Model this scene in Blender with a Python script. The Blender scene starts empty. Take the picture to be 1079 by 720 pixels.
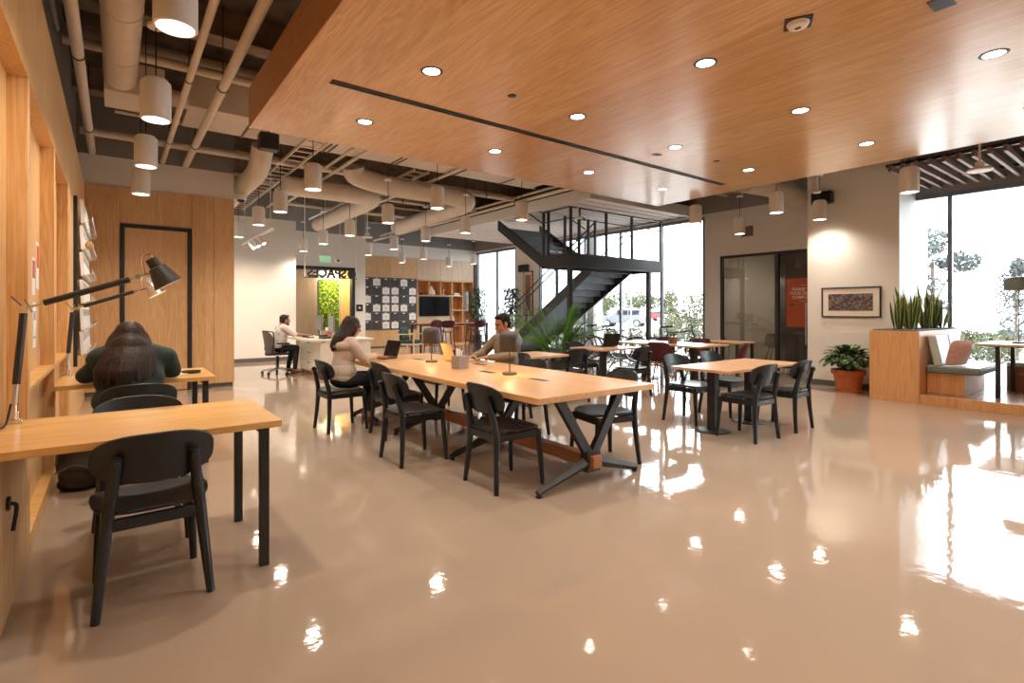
import bpy, bmesh, math, random
from mathutils import Vector, Matrix, Euler
sc = bpy.context.scene
COL = sc.collection
PI = math.pi
R = math.radians
rnd = random.Random(7)

# ------------------------------------------------------------------ render look
sc.view_settings.view_transform = 'Standard'
sc.view_settings.look = 'None'
sc.view_settings.exposure = 0.35
sc.view_settings.gamma = 1.0
sc.view_settings.use_curve_mapping = False
try:
    sc.cycles.use_denoising = True
    sc.cycles.max_bounces = 10
    sc.cycles.diffuse_bounces = 5
    sc.cycles.glossy_bounces = 5
    sc.cycles.transparent_max_bounces = 16
    sc.cycles.caustics_reflective = False
    sc.cycles.caustics_refractive = False
    sc.cycles.sample_clamp_indirect = 6.0
except Exception:
    pass

# ------------------------------------------------------------------ materials
def nodes(m):
    m.use_nodes = True
    return m.node_tree.nodes, m.node_tree.links, m.node_tree.nodes['Principled BSDF']

def mat(name, col, rough=0.5, metal=0.0, spec=0.5, noise=0.0, nscale=8.0, bump=0.0, coat=0.0, sheen=0.0, emit=None, estr=0.0, sub=0.0):
    m = bpy.data.materials.new(name)
    N, L, b = nodes(m)
    c = (col[0], col[1], col[2], 1)
    b.inputs['Base Color'].default_value = c
    b.inputs['Roughness'].default_value = rough
    b.inputs['Metallic'].default_value = metal
    b.inputs['Specular IOR Level'].default_value = spec
    b.inputs['Coat Weight'].default_value = coat
    b.inputs['Sheen Weight'].default_value = sheen
    if emit:
        b.inputs['Emission Color'].default_value = (emit[0], emit[1], emit[2], 1)
        b.inputs['Emission Strength'].default_value = estr
    tc = N.new('ShaderNodeTexCoord')
    nz = N.new('ShaderNodeTexNoise'); nz.inputs['Scale'].default_value = nscale
    nz.inputs['Detail'].default_value = 5
    L.new(tc.outputs['Object'], nz.inputs['Vector'])
    k = noise if noise else 0.05
    rp = N.new('ShaderNodeValToRGB')
    rp.color_ramp.elements[0].position = 0.3; rp.color_ramp.elements[1].position = 0.7
    rp.color_ramp.elements[0].color = (col[0]*(1-k), col[1]*(1-k), col[2]*(1-k), 1)
    rp.color_ramp.elements[1].color = (min(1, col[0]*(1+k)), min(1, col[1]*(1+k)), min(1, col[2]*(1+k)), 1)
    L.new(nz.outputs['Fac'], rp.inputs['Fac'])
    L.new(rp.outputs['Color'], b.inputs['Base Color'])
    if bump:
        bp = N.new('ShaderNodeBump'); bp.inputs['Strength'].default_value = bump
        bp.inputs['Distance'].default_value = 0.01
        L.new(nz.outputs['Fac'], bp.inputs['Height']); L.new(bp.outputs['Normal'], b.inputs['Normal'])
    return m

def oak(name, dark, mid, light, axis='Z', rough=0.38, board=None, board_axis='X', scale=1.0, coat=0.0):
    m = bpy.data.materials.new(name)
    N, L, b = nodes(m)
    tc = N.new('ShaderNodeTexCoord')
    ai = 'XYZ'.index(axis)
    sep = N.new('ShaderNodeSeparateXYZ'); L.new(tc.outputs['Object'], sep.inputs[0])
    off = N.new('ShaderNodeVectorMath'); off.operation = 'ADD'
    src = tc.outputs['Object']
    bw = None
    if board:
        dv = N.new('ShaderNodeMath'); dv.operation = 'DIVIDE'; dv.inputs[1].default_value = board
        L.new(sep.outputs[board_axis], dv.inputs[0])
        fl = N.new('ShaderNodeMath'); fl.operation = 'FLOOR'; L.new(dv.outputs[0], fl.inputs[0])
        bw = N.new('ShaderNodeTexWhiteNoise'); bw.noise_dimensions = '1D'; L.new(fl.outputs[0], bw.inputs['W'])
        sc_ = N.new('ShaderNodeVectorMath'); sc_.operation = 'SCALE'; sc_.inputs['Scale'].default_value = 7.0
        L.new(bw.outputs['Color'], sc_.inputs[0])
        L.new(src, off.inputs[0]); L.new(sc_.outputs[0], off.inputs[1])
        src = off.outputs[0]
    mp = N.new('ShaderNodeMapping')
    s = [7.0*scale]*3; s[ai] = 0.55*scale
    mp.inputs['Scale'].default_value = s
    L.new(src, mp.inputs['Vector'])
    n1 = N.new('ShaderNodeTexNoise'); n1.inputs['Scale'].default_value = 1.0; n1.inputs['Detail'].default_value = 3
    n1.inputs['Distortion'].default_value = 0.6
    L.new(mp.outputs[0], n1.inputs['Vector'])
    # cathedral rings: sine of the stretched noise
    mu = N.new('ShaderNodeMath'); mu.operation = 'MULTIPLY'; mu.inputs[1].default_value = 70.0
    L.new(n1.outputs['Fac'], mu.inputs[0])
    sn = N.new('ShaderNodeMath'); sn.operation = 'SINE'; L.new(mu.outputs[0], sn.inputs[0])
    mr = N.new('ShaderNodeMapRange'); mr.inputs['From Min'].default_value = -1; mr.inputs['From Max'].default_value = 1
    mr.inputs['To Min'].default_value = 0.35; mr.inputs['To Max'].default_value = 0.65
    L.new(sn.outputs[0], mr.inputs['Value'])
    # fine streaks
    mp2 = N.new('ShaderNodeMapping')
    s2 = [90.0*scale]*3; s2[ai] = 2.2*scale
    mp2.inputs['Scale'].default_value = s2
    L.new(src, mp2.inputs['Vector'])
    n2 = N.new('ShaderNodeTexNoise'); n2.inputs['Scale'].default_value = 1.0; n2.inputs['Detail'].default_value = 4
    L.new(mp2.outputs[0], n2.inputs['Vector'])
    ad = N.new('ShaderNodeMix'); ad.data_type = 'FLOAT'; ad.inputs['Factor'].default_value = 0.5
    L.new(mr.outputs[0], ad.inputs['A']); L.new(n2.outputs['Fac'], ad.inputs['B'])
    fin = ad.outputs['Result']
    if bw:
        m2 = N.new('ShaderNodeMath'); m2.operation = 'MULTIPLY_ADD'
        m2.inputs[1].default_value = 0.16
        sb = N.new('ShaderNodeMath'); sb.operation = 'SUBTRACT'; sb.inputs[1].default_value = 0.08
        L.new(bw.outputs['Value'], m2.inputs[0]); L.new(fin, sb.inputs[0]); L.new(sb.outputs[0], m2.inputs[2])
        fin = m2.outputs[0]
    rp = N.new('ShaderNodeValToRGB')
    e = rp.color_ramp.elements
    e[0].position = 0.32; e[0].color = (*dark, 1)
    e[1].position = 0.66; e[1].color = (*light, 1)
    me = e.new(0.5); me.color = (*mid, 1)
    L.new(fin, rp.inputs['Fac'])
    L.new(rp.outputs['Color'], b.inputs['Base Color'])
    b.inputs['Roughness'].default_value = rough
    b.inputs['Coat Weight'].default_value = coat
    b.inputs['Coat Roughness'].default_value = 0.15
    return m

def emis(name, col, strength):
    m = bpy.data.materials.new(name)
    N, L, b = nodes(m)
    b.inputs['Base Color'].default_value = (0.8, 0.8, 0.8, 1)
    b.inputs['Emission Color'].default_value = (*col, 1)
    b.inputs['Emission Strength'].default_value = strength
    return m

def glass(name, tint=(1, 1, 1), refl=1.0, haze=0.0, hazecol=(0.3, 0.3, 0.3)):
    m = bpy.data.materials.new(name)
    N, L, b = nodes(m)
    N.remove(b)
    out = [n for n in N if n.type == 'OUTPUT_MATERIAL'][0]
    tr = N.new('ShaderNodeBsdfTransparent'); tr.inputs['Color'].default_value = (*tint, 1)
    gl = N.new('ShaderNodeBsdfGlossy'); gl.inputs['Roughness'].default_value = 0.02
    fr = N.new('ShaderNodeFresnel'); fr.inputs['IOR'].default_value = 1.45
    mm = N.new('ShaderNodeMath'); mm.operation = 'MULTIPLY'; mm.inputs[1].default_value = refl; mm.use_clamp = True
    L.new(fr.outputs[0], mm.inputs[0])
    mx = N.new('ShaderNodeMixShader')
    base = tr.outputs[0]
    if haze:
        df = N.new('ShaderNodeBsdfDiffuse'); df.inputs['Color'].default_value = (*hazecol, 1)
        m2 = N.new('ShaderNodeMixShader'); m2.inputs[0].default_value = haze
        L.new(tr.outputs[0], m2.inputs[1]); L.new(df.outputs[0], m2.inputs[2]); base = m2.outputs[0]
    L.new(mm.outputs[0], mx.inputs[0]); L.new(base, mx.inputs[1]); L.new(gl.outputs[0], mx.inputs[2])
    L.new(mx.outputs[0], out.inputs['Surface'])
    return m

def floor_mat():
    m = bpy.data.materials.new('glossy_beige_epoxy')
    N, L, b = nodes(m)
    tc = N.new('ShaderNodeTexCoord')
    n1 = N.new('ShaderNodeTexNoise'); n1.inputs['Scale'].default_value = 0.7; n1.inputs['Detail'].default_value = 5
    L.new(tc.outputs['Object'], n1.inputs['Vector'])
    rp = N.new('ShaderNodeValToRGB')
    rp.color_ramp.elements[0].position = 0.3; rp.color_ramp.elements[1].position = 0.7
    rp.color_ramp.elements[0].color = (0.385, 0.302, 0.236, 1)
    rp.color_ramp.elements[1].color = (0.425, 0.334, 0.262, 1)
    L.new(n1.outputs['Fac'], rp.inputs['Fac']); L.new(rp.outputs['Color'], b.inputs['Base Color'])
    b.inputs['Roughness'].default_value = 0.045
    b.inputs['Specular IOR Level'].default_value = 0.8
    n2 = N.new('ShaderNodeTexNoise'); n2.inputs['Scale'].default_value = 9.0; n2.inputs['Detail'].default_value = 3.5
    L.new(tc.outputs['Object'], n2.inputs['Vector'])
    bp = N.new('ShaderNodeBump'); bp.inputs['Strength'].default_value = 0.045; bp.inputs['Distance'].default_value = 0.02
    L.new(n2.outputs['Fac'], bp.inputs['Height']); L.new(bp.outputs['Normal'], b.inputs['Normal'])
    return m

M = {}
M['floor'] = floor_mat()
M['oak_wall'] = oak('oak_wall_panels', (0.56, 0.33, 0.155), (0.66, 0.41, 0.205), (0.74, 0.48, 0.255), 'Z', 0.42, 0.62, 'X')
M['oak_side'] = oak('oak_side_panels', (0.58, 0.33, 0.135), (0.70, 0.42, 0.18), (0.79, 0.51, 0.245), 'Z', 0.36, 0.75, 'Y')
M['oak_pale'] = oak('pale_oak_panels', (0.58, 0.40, 0.26), (0.66, 0.48, 0.33), (0.72, 0.55, 0.40), 'Z', 0.45, 0.4, 'X')
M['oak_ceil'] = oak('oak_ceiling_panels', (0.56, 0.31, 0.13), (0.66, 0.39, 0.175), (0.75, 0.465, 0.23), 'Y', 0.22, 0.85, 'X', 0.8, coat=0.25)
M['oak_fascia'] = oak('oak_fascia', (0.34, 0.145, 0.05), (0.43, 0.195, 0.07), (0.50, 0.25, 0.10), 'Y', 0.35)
M['oak_desk'] = oak('oak_desk_top', (0.60, 0.33, 0.10), (0.72, 0.43, 0.15), (0.80, 0.52, 0.22), 'X', 0.28, 0.11, 'Y')
M['oak_table'] = oak('oak_long_table', (0.58, 0.32, 0.14), (0.67, 0.395, 0.185), (0.75, 0.47, 0.25), 'Y', 0.30, 0.16, 'X')
M['oak_small'] = oak('oak_cafe_table', (0.58, 0.32, 0.16), (0.66, 0.385, 0.21), (0.73, 0.46, 0.28), 'X', 0.28)
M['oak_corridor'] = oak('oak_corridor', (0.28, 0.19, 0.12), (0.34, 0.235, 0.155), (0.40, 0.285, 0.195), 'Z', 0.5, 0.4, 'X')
M['oak_box'] = oak('oak_planter', (0.60, 0.30, 0.12), (0.69, 0.37, 0.16), (0.76, 0.44, 0.205), 'Z', 0.4, 0.5, 'Y')
M['oak_beam'] = oak('walnut_beam', (0.27, 0.095, 0.035), (0.36, 0.14, 0.055), (0.44, 0.19, 0.08), 'Y', 0.4)
M['walnut'] = oak('walnut_slats', (0.17, 0.085, 0.06), (0.24, 0.125, 0.09), (0.31, 0.17, 0.12), 'X', 0.5)
M['brown_box'] = oak('brown_bench', (0.28, 0.13, 0.07), (0.34, 0.165, 0.09), (0.40, 0.20, 0.12), 'Z', 0.45)
M['wood_leg'] = oak('oak_chair_legs', (0.42, 0.19, 0.07), (0.52, 0.26, 0.11), (0.6, 0.33, 0.16), 'Z', 0.4)
M['white'] = mat('white_wall_paint', (0.80, 0.77, 0.73), 0.6, noise=0.015, nscale=3)
M['white2'] = mat('white_paint_metal', (0.80, 0.76, 0.71), 0.45, noise=0.03, nscale=6)
M['grey'] = mat('grey_wall_paint', (0.27, 0.26, 0.26), 0.7, noise=0.06, nscale=2)
M['duct'] = mat('white_painted_duct', (0.68, 0.60, 0.52), 0.5, noise=0.06, nscale=4)
M['deck'] = mat('dark_ceiling_deck', (0.085, 0.062, 0.045), 0.85, noise=0.6, nscale=3.0, bump=0.5)
M['joist'] = mat('brown_joist', (0.25, 0.19, 0.14), 0.8, noise=0.3, nscale=6)
M['black'] = mat('black_chair_lacquer', (0.010, 0.015, 0.020), 0.36, noise=0.1)
M['steel'] = mat('black_powder_steel', (0.020, 0.020, 0.022), 0.42, noise=0.15, nscale=20)
M['steel_fr'] = mat('glare_grey_frame', (0.17, 0.205, 0.24), 0.45, noise=0.1)  # window glare and haze mixed into the frame colour; stair treads share it
M['alu'] = mat('brushed_aluminium', (0.55, 0.55, 0.55), 0.3, 1.0, noise=0.05)
M['chrome'] = mat('chrome', (0.75, 0.75, 0.75), 0.12, 1.0)
M['base'] = mat('dark_baseboard', (0.11, 0.095, 0.085), 0.6)
M['paper'] = mat('white_paper', (0.85, 0.84, 0.82), 0.7, noise=0.03, nscale=20)
M['pocket'] = mat('charcoal_pocket', (0.055, 0.055, 0.058), 0.6, noise=0.1)
M['screen'] = mat('black_screen', (0.008, 0.009, 0.012), 0.12)
M['maroon'] = mat('maroon_shell', (0.085, 0.014, 0.022), 0.4, noise=0.1)
M['lampgrey'] = mat('warm_grey_lamp', (0.065, 0.056, 0.050), 0.38, noise=0.08)
M['lamp_in'] = mat('white_lamp_inside', (0.8, 0.75, 0.65), 0.5)
M['lens'] = emis('warm_lens', (1.0, 0.86, 0.68), 7.0)
M['lens_dn'] = emis('downlight_lens', (1.0, 0.93, 0.82), 9.0)
M['bulb'] = emis('bulb', (1.0, 0.75, 0.4), 18.0)
M['glass'] = glass('window_glass', (0.97, 0.98, 0.98), 0.8)
M['glass_room'] = glass('tinted_room_glass', (0.62, 0.60, 0.55), 2.2, 0.04, (0.22, 0.19, 0.16))
M['glass_door'] = glass('smoked_glass_door', (0.35, 0.33, 0.31), 1.2, 0.45, (0.10, 0.09, 0.085))
M['orange'] = mat('orange_poster', (0.36, 0.055, 0.012), 0.5, noise=0.05)
M['postertext'] = mat('poster_letters', (0.65, 0.48, 0.38), 0.5)
M['terracotta'] = mat('terracotta', (0.50, 0.14, 0.05), 0.6, noise=0.12, nscale=12)
M['soil'] = mat('dark_soil', (0.05, 0.04, 0.04), 0.9, noise=0.6, nscale=60, bump=0.6)
M['gravel'] = mat('grey_gravel', (0.16, 0.14, 0.15), 0.9, noise=0.7, nscale=70, bump=0.8)
M['leaf'] = mat('plant_leaf', (0.045, 0.11, 0.030), 0.4, noise=0.35, nscale=14)
M['leaf_pale'] = mat('pale_leaf_centre', (0.30, 0.36, 0.16), 0.4, noise=0.3, nscale=20)
M['leaf_dark'] = mat('dark_leaf', (0.025, 0.065, 0.022), 0.42, noise=0.3, nscale=14)
M['leaf_palm'] = mat('palm_leaf', (0.15, 0.33, 0.06), 0.4, noise=0.3, nscale=10)
M['leaf_yel'] = mat('yellow_leaf_edge', (0.50, 0.45, 0.13), 0.4, noise=0.2, nscale=14)
M['stem'] = mat('plant_stem', (0.10, 0.12, 0.04), 0.6, noise=0.2)
M['bark'] = mat('bark', (0.14, 0.11, 0.09), 0.9, noise=0.35, nscale=18, bump=0.5)
M['tree'] = mat('tree_leaf', (0.075, 0.085, 0.035), 0.7, noise=0.4, nscale=2)
M['tree2'] = mat('grey_green_tree_leaf', (0.085, 0.10, 0.10), 0.7, noise=0.4, nscale=2)
M['moss_y'] = mat('bright_moss', (0.44, 0.52, 0.03), 0.8, noise=0.4, nscale=10)
M['moss_g'] = mat('green_moss', (0.08, 0.17, 0.02), 0.8, noise=0.4, nscale=10)
M['yellow'] = mat('yellow_wall', (0.60, 0.34, 0.11), 0.6)
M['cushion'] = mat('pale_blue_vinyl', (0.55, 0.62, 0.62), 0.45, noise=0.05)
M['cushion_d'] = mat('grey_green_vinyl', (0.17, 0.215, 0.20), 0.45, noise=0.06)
M['pink'] = mat('pink_velvet', (0.78, 0.44, 0.38), 0.85, noise=0.15, nscale=25, sheen=0.4)
M['skin'] = mat('skin_tan', (0.42, 0.20, 0.11), 0.5, noise=0.06, nscale=20)
M['skin2'] = mat('skin_light', (0.55, 0.29, 0.18), 0.5, noise=0.06, nscale=20)
def hair_mat(name, a, b_):
    m = bpy.data.materials.new(name)
    N, L, b = nodes(m)
    tc = N.new('ShaderNodeTexCoord'); mp = N.new('ShaderNodeMapping'); mp.inputs['Scale'].default_value = (75, 75, 5)
    nz = N.new('ShaderNodeTexNoise'); nz.inputs['Scale'].default_value = 1.0; nz.inputs['Detail'].default_value = 4
    rp = N.new('ShaderNodeValToRGB'); rp.color_ramp.elements[0].position = 0.35; rp.color_ramp.elements[1].position = 0.7
    rp.color_ramp.elements[0].color = (*a, 1); rp.color_ramp.elements[1].color = (*b_, 1)
    bp = N.new('ShaderNodeBump'); bp.inputs['Strength'].default_value = 0.6; bp.inputs['Distance'].default_value = 0.008
    L.new(tc.outputs['Object'], mp.inputs[0]); L.new(mp.outputs[0], nz.inputs['Vector']); L.new(nz.outputs['Fac'], rp.inputs['Fac'])
    L.new(rp.outputs['Color'], b.inputs['Base Color']); L.new(nz.outputs['Fac'], bp.inputs['Height']); L.new(bp.outputs['Normal'], b.inputs['Normal'])
    b.inputs['Roughness'].default_value = 0.5; b.inputs['Specular IOR Level'].default_value = 0.3
    return m
M['hair_b'] = hair_mat('dark_brown_hair', (0.006, 0.003, 0.002), (0.036, 0.014, 0.007))
M['hair_k'] = mat('near_black_hair', (0.014, 0.010, 0.008), 0.65, spec=0.2, noise=0.5, nscale=40, bump=0.3)
M['sweater_g'] = mat('dark_green_sweater', (0.010, 0.027, 0.022), 0.85, noise=0.15, nscale=30, sheen=0.1)
M['sweater_b'] = mat('beige_grey_sweater', (0.56, 0.47, 0.40), 0.9, noise=0.1, nscale=30, sheen=0.2)
M['jeans'] = mat('dark_jeans', (0.012, 0.014, 0.022), 0.8, noise=0.2, nscale=30)
M['shirt_o'] = mat('olive_tan_shirt', (0.24, 0.19, 0.115), 0.8, noise=0.15, nscale=40)
M['shirt_w'] = mat('white_shirt', (0.70, 0.64, 0.60), 0.75, noise=0.06, nscale=20)
M['shoe'] = mat('brown_leather', (0.16, 0.06, 0.035), 0.4, noise=0.15)
M['bag'] = mat('black_brown_nylon', (0.022, 0.015, 0.013), 0.55, noise=0.4, nscale=20, bump=0.4)
M['teal'] = mat('dark_green_cushion', (0.02, 0.045, 0.040), 0.8, noise=0.1)
M['palewood'] = oak('pale_ash_wood', (0.55, 0.38, 0.2), (0.64, 0.46, 0.27), (0.7, 0.53, 0.34), 'Z', 0.5)
M['white_gloss'] = mat('white_laminate', (0.78, 0.72, 0.64), 0.3)
M['monitor'] = mat('grey_monitor_back', (0.22, 0.20, 0.19), 0.45)
M['lap_dark'] = mat('dark_laptop', (0.045, 0.020, 0.018), 0.35)
M['lap_gold'] = mat('golden_laptop_lid', (0.62, 0.42, 0.20), 0.35, 0.25)
M['lap_grey'] = mat('graphite_laptop', (0.016, 0.022, 0.024), 0.6, spec=0.2)
M['cube'] = mat('grey_cardboard', (0.30, 0.27, 0.25), 0.7)
M['red'] = mat('red_paint', (0.5, 0.02, 0.02), 0.4)
M['carwhite'] = mat('white_car_paint', (0.13, 0.135, 0.145), 0.3)
M['cargl'] = mat('dark_car_glass', (0.02, 0.025, 0.03), 0.1)
M['rubber'] = mat('black_rubber', (0.015, 0.015, 0.015), 0.7)
M['bike_b'] = mat('white_bike_paint', (0.55, 0.58, 0.62), 0.3)
M['bike_k'] = mat('dark_bike_paint', (0.03, 0.035, 0.045), 0.3)
M['concrete'] = mat('outdoor_paving', (0.62, 0.60, 0.57), 0.9, noise=0.15, nscale=1.5)
M['mat_white'] = mat('white_picture_mat', (0.80, 0.73, 0.64), 0.7)
M['grille'] = mat('grey_vent', (0.20, 0.18, 0.17), 0.6)
M['platform'] = oak('platform_deck', (0.30, 0.16, 0.10), (0.38, 0.21, 0.135), (0.45, 0.27, 0.18), 'X', 0.22, 0.15, 'Y')
M['green_emit'] = emis('exit_green', (0.02, 0.40, 0.14), 0.7)
M['exitglass'] = mat('exit_sign_glass', (0.45, 0.75, 0.55), 0.3, emit=(0.35, 0.9, 0.55), estr=0.22)
M['brownpaper'] = mat('brown_board', (0.20, 0.11, 0.06), 0.7)
M['redprint'] = mat('red_print', (0.55, 0.09, 0.05), 0.7)
M['inkgrey'] = mat('grey_ink', (0.42, 0.40, 0.42), 0.7)
M['vase'] = mat('grey_ceramic', (0.45, 0.43, 0.42), 0.4)
M['stairdeck'] = mat('white_rib_deck', (0.80, 0.72, 0.66), 0.6)

def translucent(m, k):
    N, L = m.node_tree.nodes, m.node_tree.links
    b = N['Principled BSDF']; out = [n for n in N if n.type == 'OUTPUT_MATERIAL'][0]
    tl = N.new('ShaderNodeBsdfTranslucent'); mx = N.new('ShaderNodeMixShader'); mx.inputs[0].default_value = k
    src = b.inputs['Base Color'].links[0].from_socket
    L.new(src, tl.inputs['Color']); L.new(b.outputs[0], mx.inputs[1]); L.new(tl.outputs[0], mx.inputs[2]); L.new(mx.outputs[0], out.inputs['Surface'])
translucent(M['leaf_palm'], 0.5); translucent(M['leaf_dark'], 0.35); translucent(M['leaf'], 0.25); translucent(M['leaf_yel'], 0.3)

def art_mat():
    m = bpy.data.materials.new('abstract_print')
    N, L, b = nodes(m)
    tc = N.new('ShaderNodeTexCoord')
    v = N.new('ShaderNodeTexVoronoi'); v.inputs['Scale'].default_value = 30; v.distance = 'CHEBYCHEV'
    L.new(tc.outputs['Object'], v.inputs['Vector'])
    sx = N.new('ShaderNodeSeparateColor'); L.new(v.outputs['Color'], sx.inputs[0])
    rp = N.new('ShaderNodeValToRGB'); rp.color_ramp.interpolation = 'CONSTANT'
    e = rp.color_ramp.elements
    cols = [(0.05, 0.04, 0.06), (0.15, 0.16, 0.16), (0.19, 0.07, 0.05), (0.06, 0.055, 0.10), (0.20, 0.19, 0.16), (0.25, 0.13, 0.09), (0.07, 0.04, 0.045), (0.12, 0.11, 0.08)]
    e[0].color = (*cols[0], 1); e[1].color = (*cols[1], 1); e[1].position = 0.13
    for i in range(2, 8):
        q = e.new(i*0.125); q.color = (*cols[i], 1)
    L.new(sx.outputs[0], rp.inputs['Fac']); L.new(rp.outputs['Color'], b.inputs['Base Color'])
    b.inputs['Roughness'].default_value = 0.6
    return m
M['art'] = art_mat()

# ------------------------------------------------------------------ mesh helpers
class MB:
    def __init__(s):
        s.bm = bmesh.new()
    def _add(s, vs, fs, mi=0):
        v = [s.bm.verts.new(p) for p in vs]
        for f in fs:
            try:
                fc = s.bm.faces.new([v[i] for i in f]); fc.material_index = mi
            except ValueError:
                pass
        return v
    def box(s, c, d, rz=0, rot=None, mi=0):
        hx, hy, hz = d[0]/2, d[1]/2, d[2]/2
        mt = rot if rot is not None else Matrix.Rotation(rz, 3, 'Z')
        c = Vector(c)
        vs = [c + mt @ Vector((x*hx, y*hy, z*hz)) for x in (-1, 1) for y in (-1, 1) for z in (-1, 1)]
        s._add(vs, [(0, 1, 3, 2), (4, 6, 7, 5), (0, 4, 5, 1), (2, 3, 7, 6), (0, 2, 6, 4), (1, 5, 7, 3)], mi)
        return s
    def bb(s, x0, x1, y0, y1, z0, z1, mi=0):
        return s.box(((x0+x1)/2, (y0+y1)/2, (z0+z1)/2), (abs(x1-x0), abs(y1-y0), abs(z1-z0)), mi=mi)
    def bar(s, p0, p1, w, h, up=(0, 0, 1), mi=0):
        p0, p1 = Vector(p0), Vector(p1)
        d = (p1-p0); ln = d.length; d.normalize()
        u = Vector(up)
        if abs(d.dot(u)) > 0.98:
            u = Vector((0, 1, 0))
        x = d.cross(u).normalized(); z = x.cross(d).normalized()
        mt = Matrix((x, d, z)).transposed()
        return s.box((p0+p1)/2, (w, ln, h), rot=mt, mi=mi)
    def tube(s, pts, rad, n=10, mi=0, cap=True, sx=1.0):
        pts = [Vector(p) for p in pts]
        if not hasattr(rad, '__len__'):
            rad = [rad]*len(pts)
        rings = []
        t0 = (pts[1]-pts[0]).normalized()
        ref = Vector((0, 0, 1)) if abs(t0.z) < 0.9 else Vector((1, 0, 0))
        x = t0.cross(ref).normalized()
        for i, p in enumerate(pts):
            a = pts[max(0, i-1)]; b = pts[min(len(pts)-1, i+1)]
            t = (b-a).normalized()
            x = (x - t*x.dot(t)).normalized()
            y = t.cross(x)
            rings.append([s.bm.verts.new(p + (x*math.cos(k*2*PI/n)*sx + y*math.sin(k*2*PI/n))*rad[i]) for k in range(n)])
        for a, b in zip(rings, rings[1:]):
            for k in range(n):
                f = s.bm.faces.new((a[k], a[(k+1) % n], b[(k+1) % n], b[k])); f.material_index = mi
        if cap:
            f = s.bm.faces.new(list(reversed(rings[0]))); f.material_index = mi
            f = s.bm.faces.new(rings[-1]); f.material_index = mi
        return s
    def cyl(s, p0, p1, r0, r1=None, n=16, mi=0):
        return s.tube([p0, p1], [r0, r1 if r1 is not None else r0], n, mi)
    def lathe(s, prof, c=(0, 0, 0), n=24, mi=0, axis='Z', closed=False):
        c = Vector(c)
        rings = []
        for r, z in prof:
            if r < 1e-6:
                rings.append([s.bm.verts.new(c + s._ax(0, 0, z, axis))])
            else:
                rings.append([s.bm.verts.new(c + s._ax(r*math.cos(k*2*PI/n), r*math.sin(k*2*PI/n), z, axis)) for k in range(n)])
        pr = list(zip(rings, rings[1:]))
        if closed:
            pr.append((rings[-1], rings[0]))
        for a, b in pr:
            for k in range(n):
                k2 = (k+1) % n
                if len(a) == 1 and len(b) == 1:
                    continue
                if len(a) == 1:
                    vs = (a[0], b[k2], b[k])
                elif len(b) == 1:
                    vs = (a[k], a[k2], b[0])
                else:
                    vs = (a[k], a[k2], b[k2], b[k])
                f = s.bm.faces.new(vs); f.material_index = mi
        return s
    @staticmethod
    def _ax(x, y, z, axis):
        if axis == 'Z':
            return Vector((x, y, z))
        if axis == 'X':
            return Vector((z, x, y))
        return Vector((y, z, x))
    def torus(s, c, R0, r, axis='X', n=28, m=6, mi=0):
        prof = [(R0 + r*math.cos(k*2*PI/m), r*math.sin(k*2*PI/m)) for k in range(m)]
        return s.lathe(prof, c, n, mi, axis, closed=True)
    def sphere(s, c, r, n=12, mi=0, sc=(1, 1, 1)):
        c = Vector(c)
        m = n//2
        rings = []
        for i in range(m+1):
            a = PI*i/m
            if i in (0, m):
                rings.append([s.bm.verts.new(c + Vector((0, 0, r*math.cos(a)*sc[2])))])
            else:
                rings.append([s.bm.verts.new(c + Vector((r*math.sin(a)*math.cos(k*2*PI/n)*sc[0], r*math.sin(a)*math.sin(k*2*PI/n)*sc[1], r*math.cos(a)*sc[2]))) for k in range(n)])
        for a, b in zip(rings, rings[1:]):
            for k in range(n):
                k2 = (k+1) % n
                vs = (a[0], b[k], b[k2]) if len(a) == 1 else ((a[k], b[0], a[k2]) if len(b) == 1 else (a[k], b[k], b[k2], a[k2]))
                f = s.bm.faces.new(vs); f.material_index = mi
        return s
    def poly(s, pts, h0, h1, mi=0):
        n = len(pts)
        vs = [(p[0], p[1], h0) for p in pts] + [(p[0], p[1], h1) for p in pts]
        fs = [tuple(range(n-1, -1, -1)), tuple(range(n, 2*n))] + [(i, (i+1) % n, n+(i+1) % n, n+i) for i in range(n)]
        s._add(vs, fs, mi)
        return s
    def quad(s, a, b, c, d, mi=0):
        s._add([a, b, c, d], [(0, 1, 2, 3)], mi)
        return s
    def shell(s, outline, surf, th, nr=5, nt=36, mi=0):
        # closed shell: outline(t)->(a,b) on the unit parameter disc, surf(a,b)->position, th = thickness vector
        th = Vector(th)
        def grid(off, flip):
            rings = [[s.bm.verts.new(Vector(surf(0, 0)) + off)]]
            for i in range(1, nr+1):
                q = i/nr
                rings.append([s.bm.verts.new(Vector(surf(*(q*w for w in outline(k*2*PI/nt)))) + off) for k in range(nt)])
            for i, (a, b) in enumerate(zip(rings, rings[1:])):
                for k in range(nt):
                    k2 = (k+1) % nt
                    vs = [a[0], b[k], b[k2]] if len(a) == 1 else [a[k], b[k], b[k2], a[k2]]
                    if flip:
                        vs.reverse()
                    f = s.bm.faces.new(vs); f.material_index = mi
            return rings[-1]
        t = grid(th*0.5, False); b = grid(th*-0.5, True)
        for k in range(nt):
            k2 = (k+1) % nt
            f = s.bm.faces.new((t[k2], t[k], b[k], b[k2])); f.material_index = mi
        return s
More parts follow.
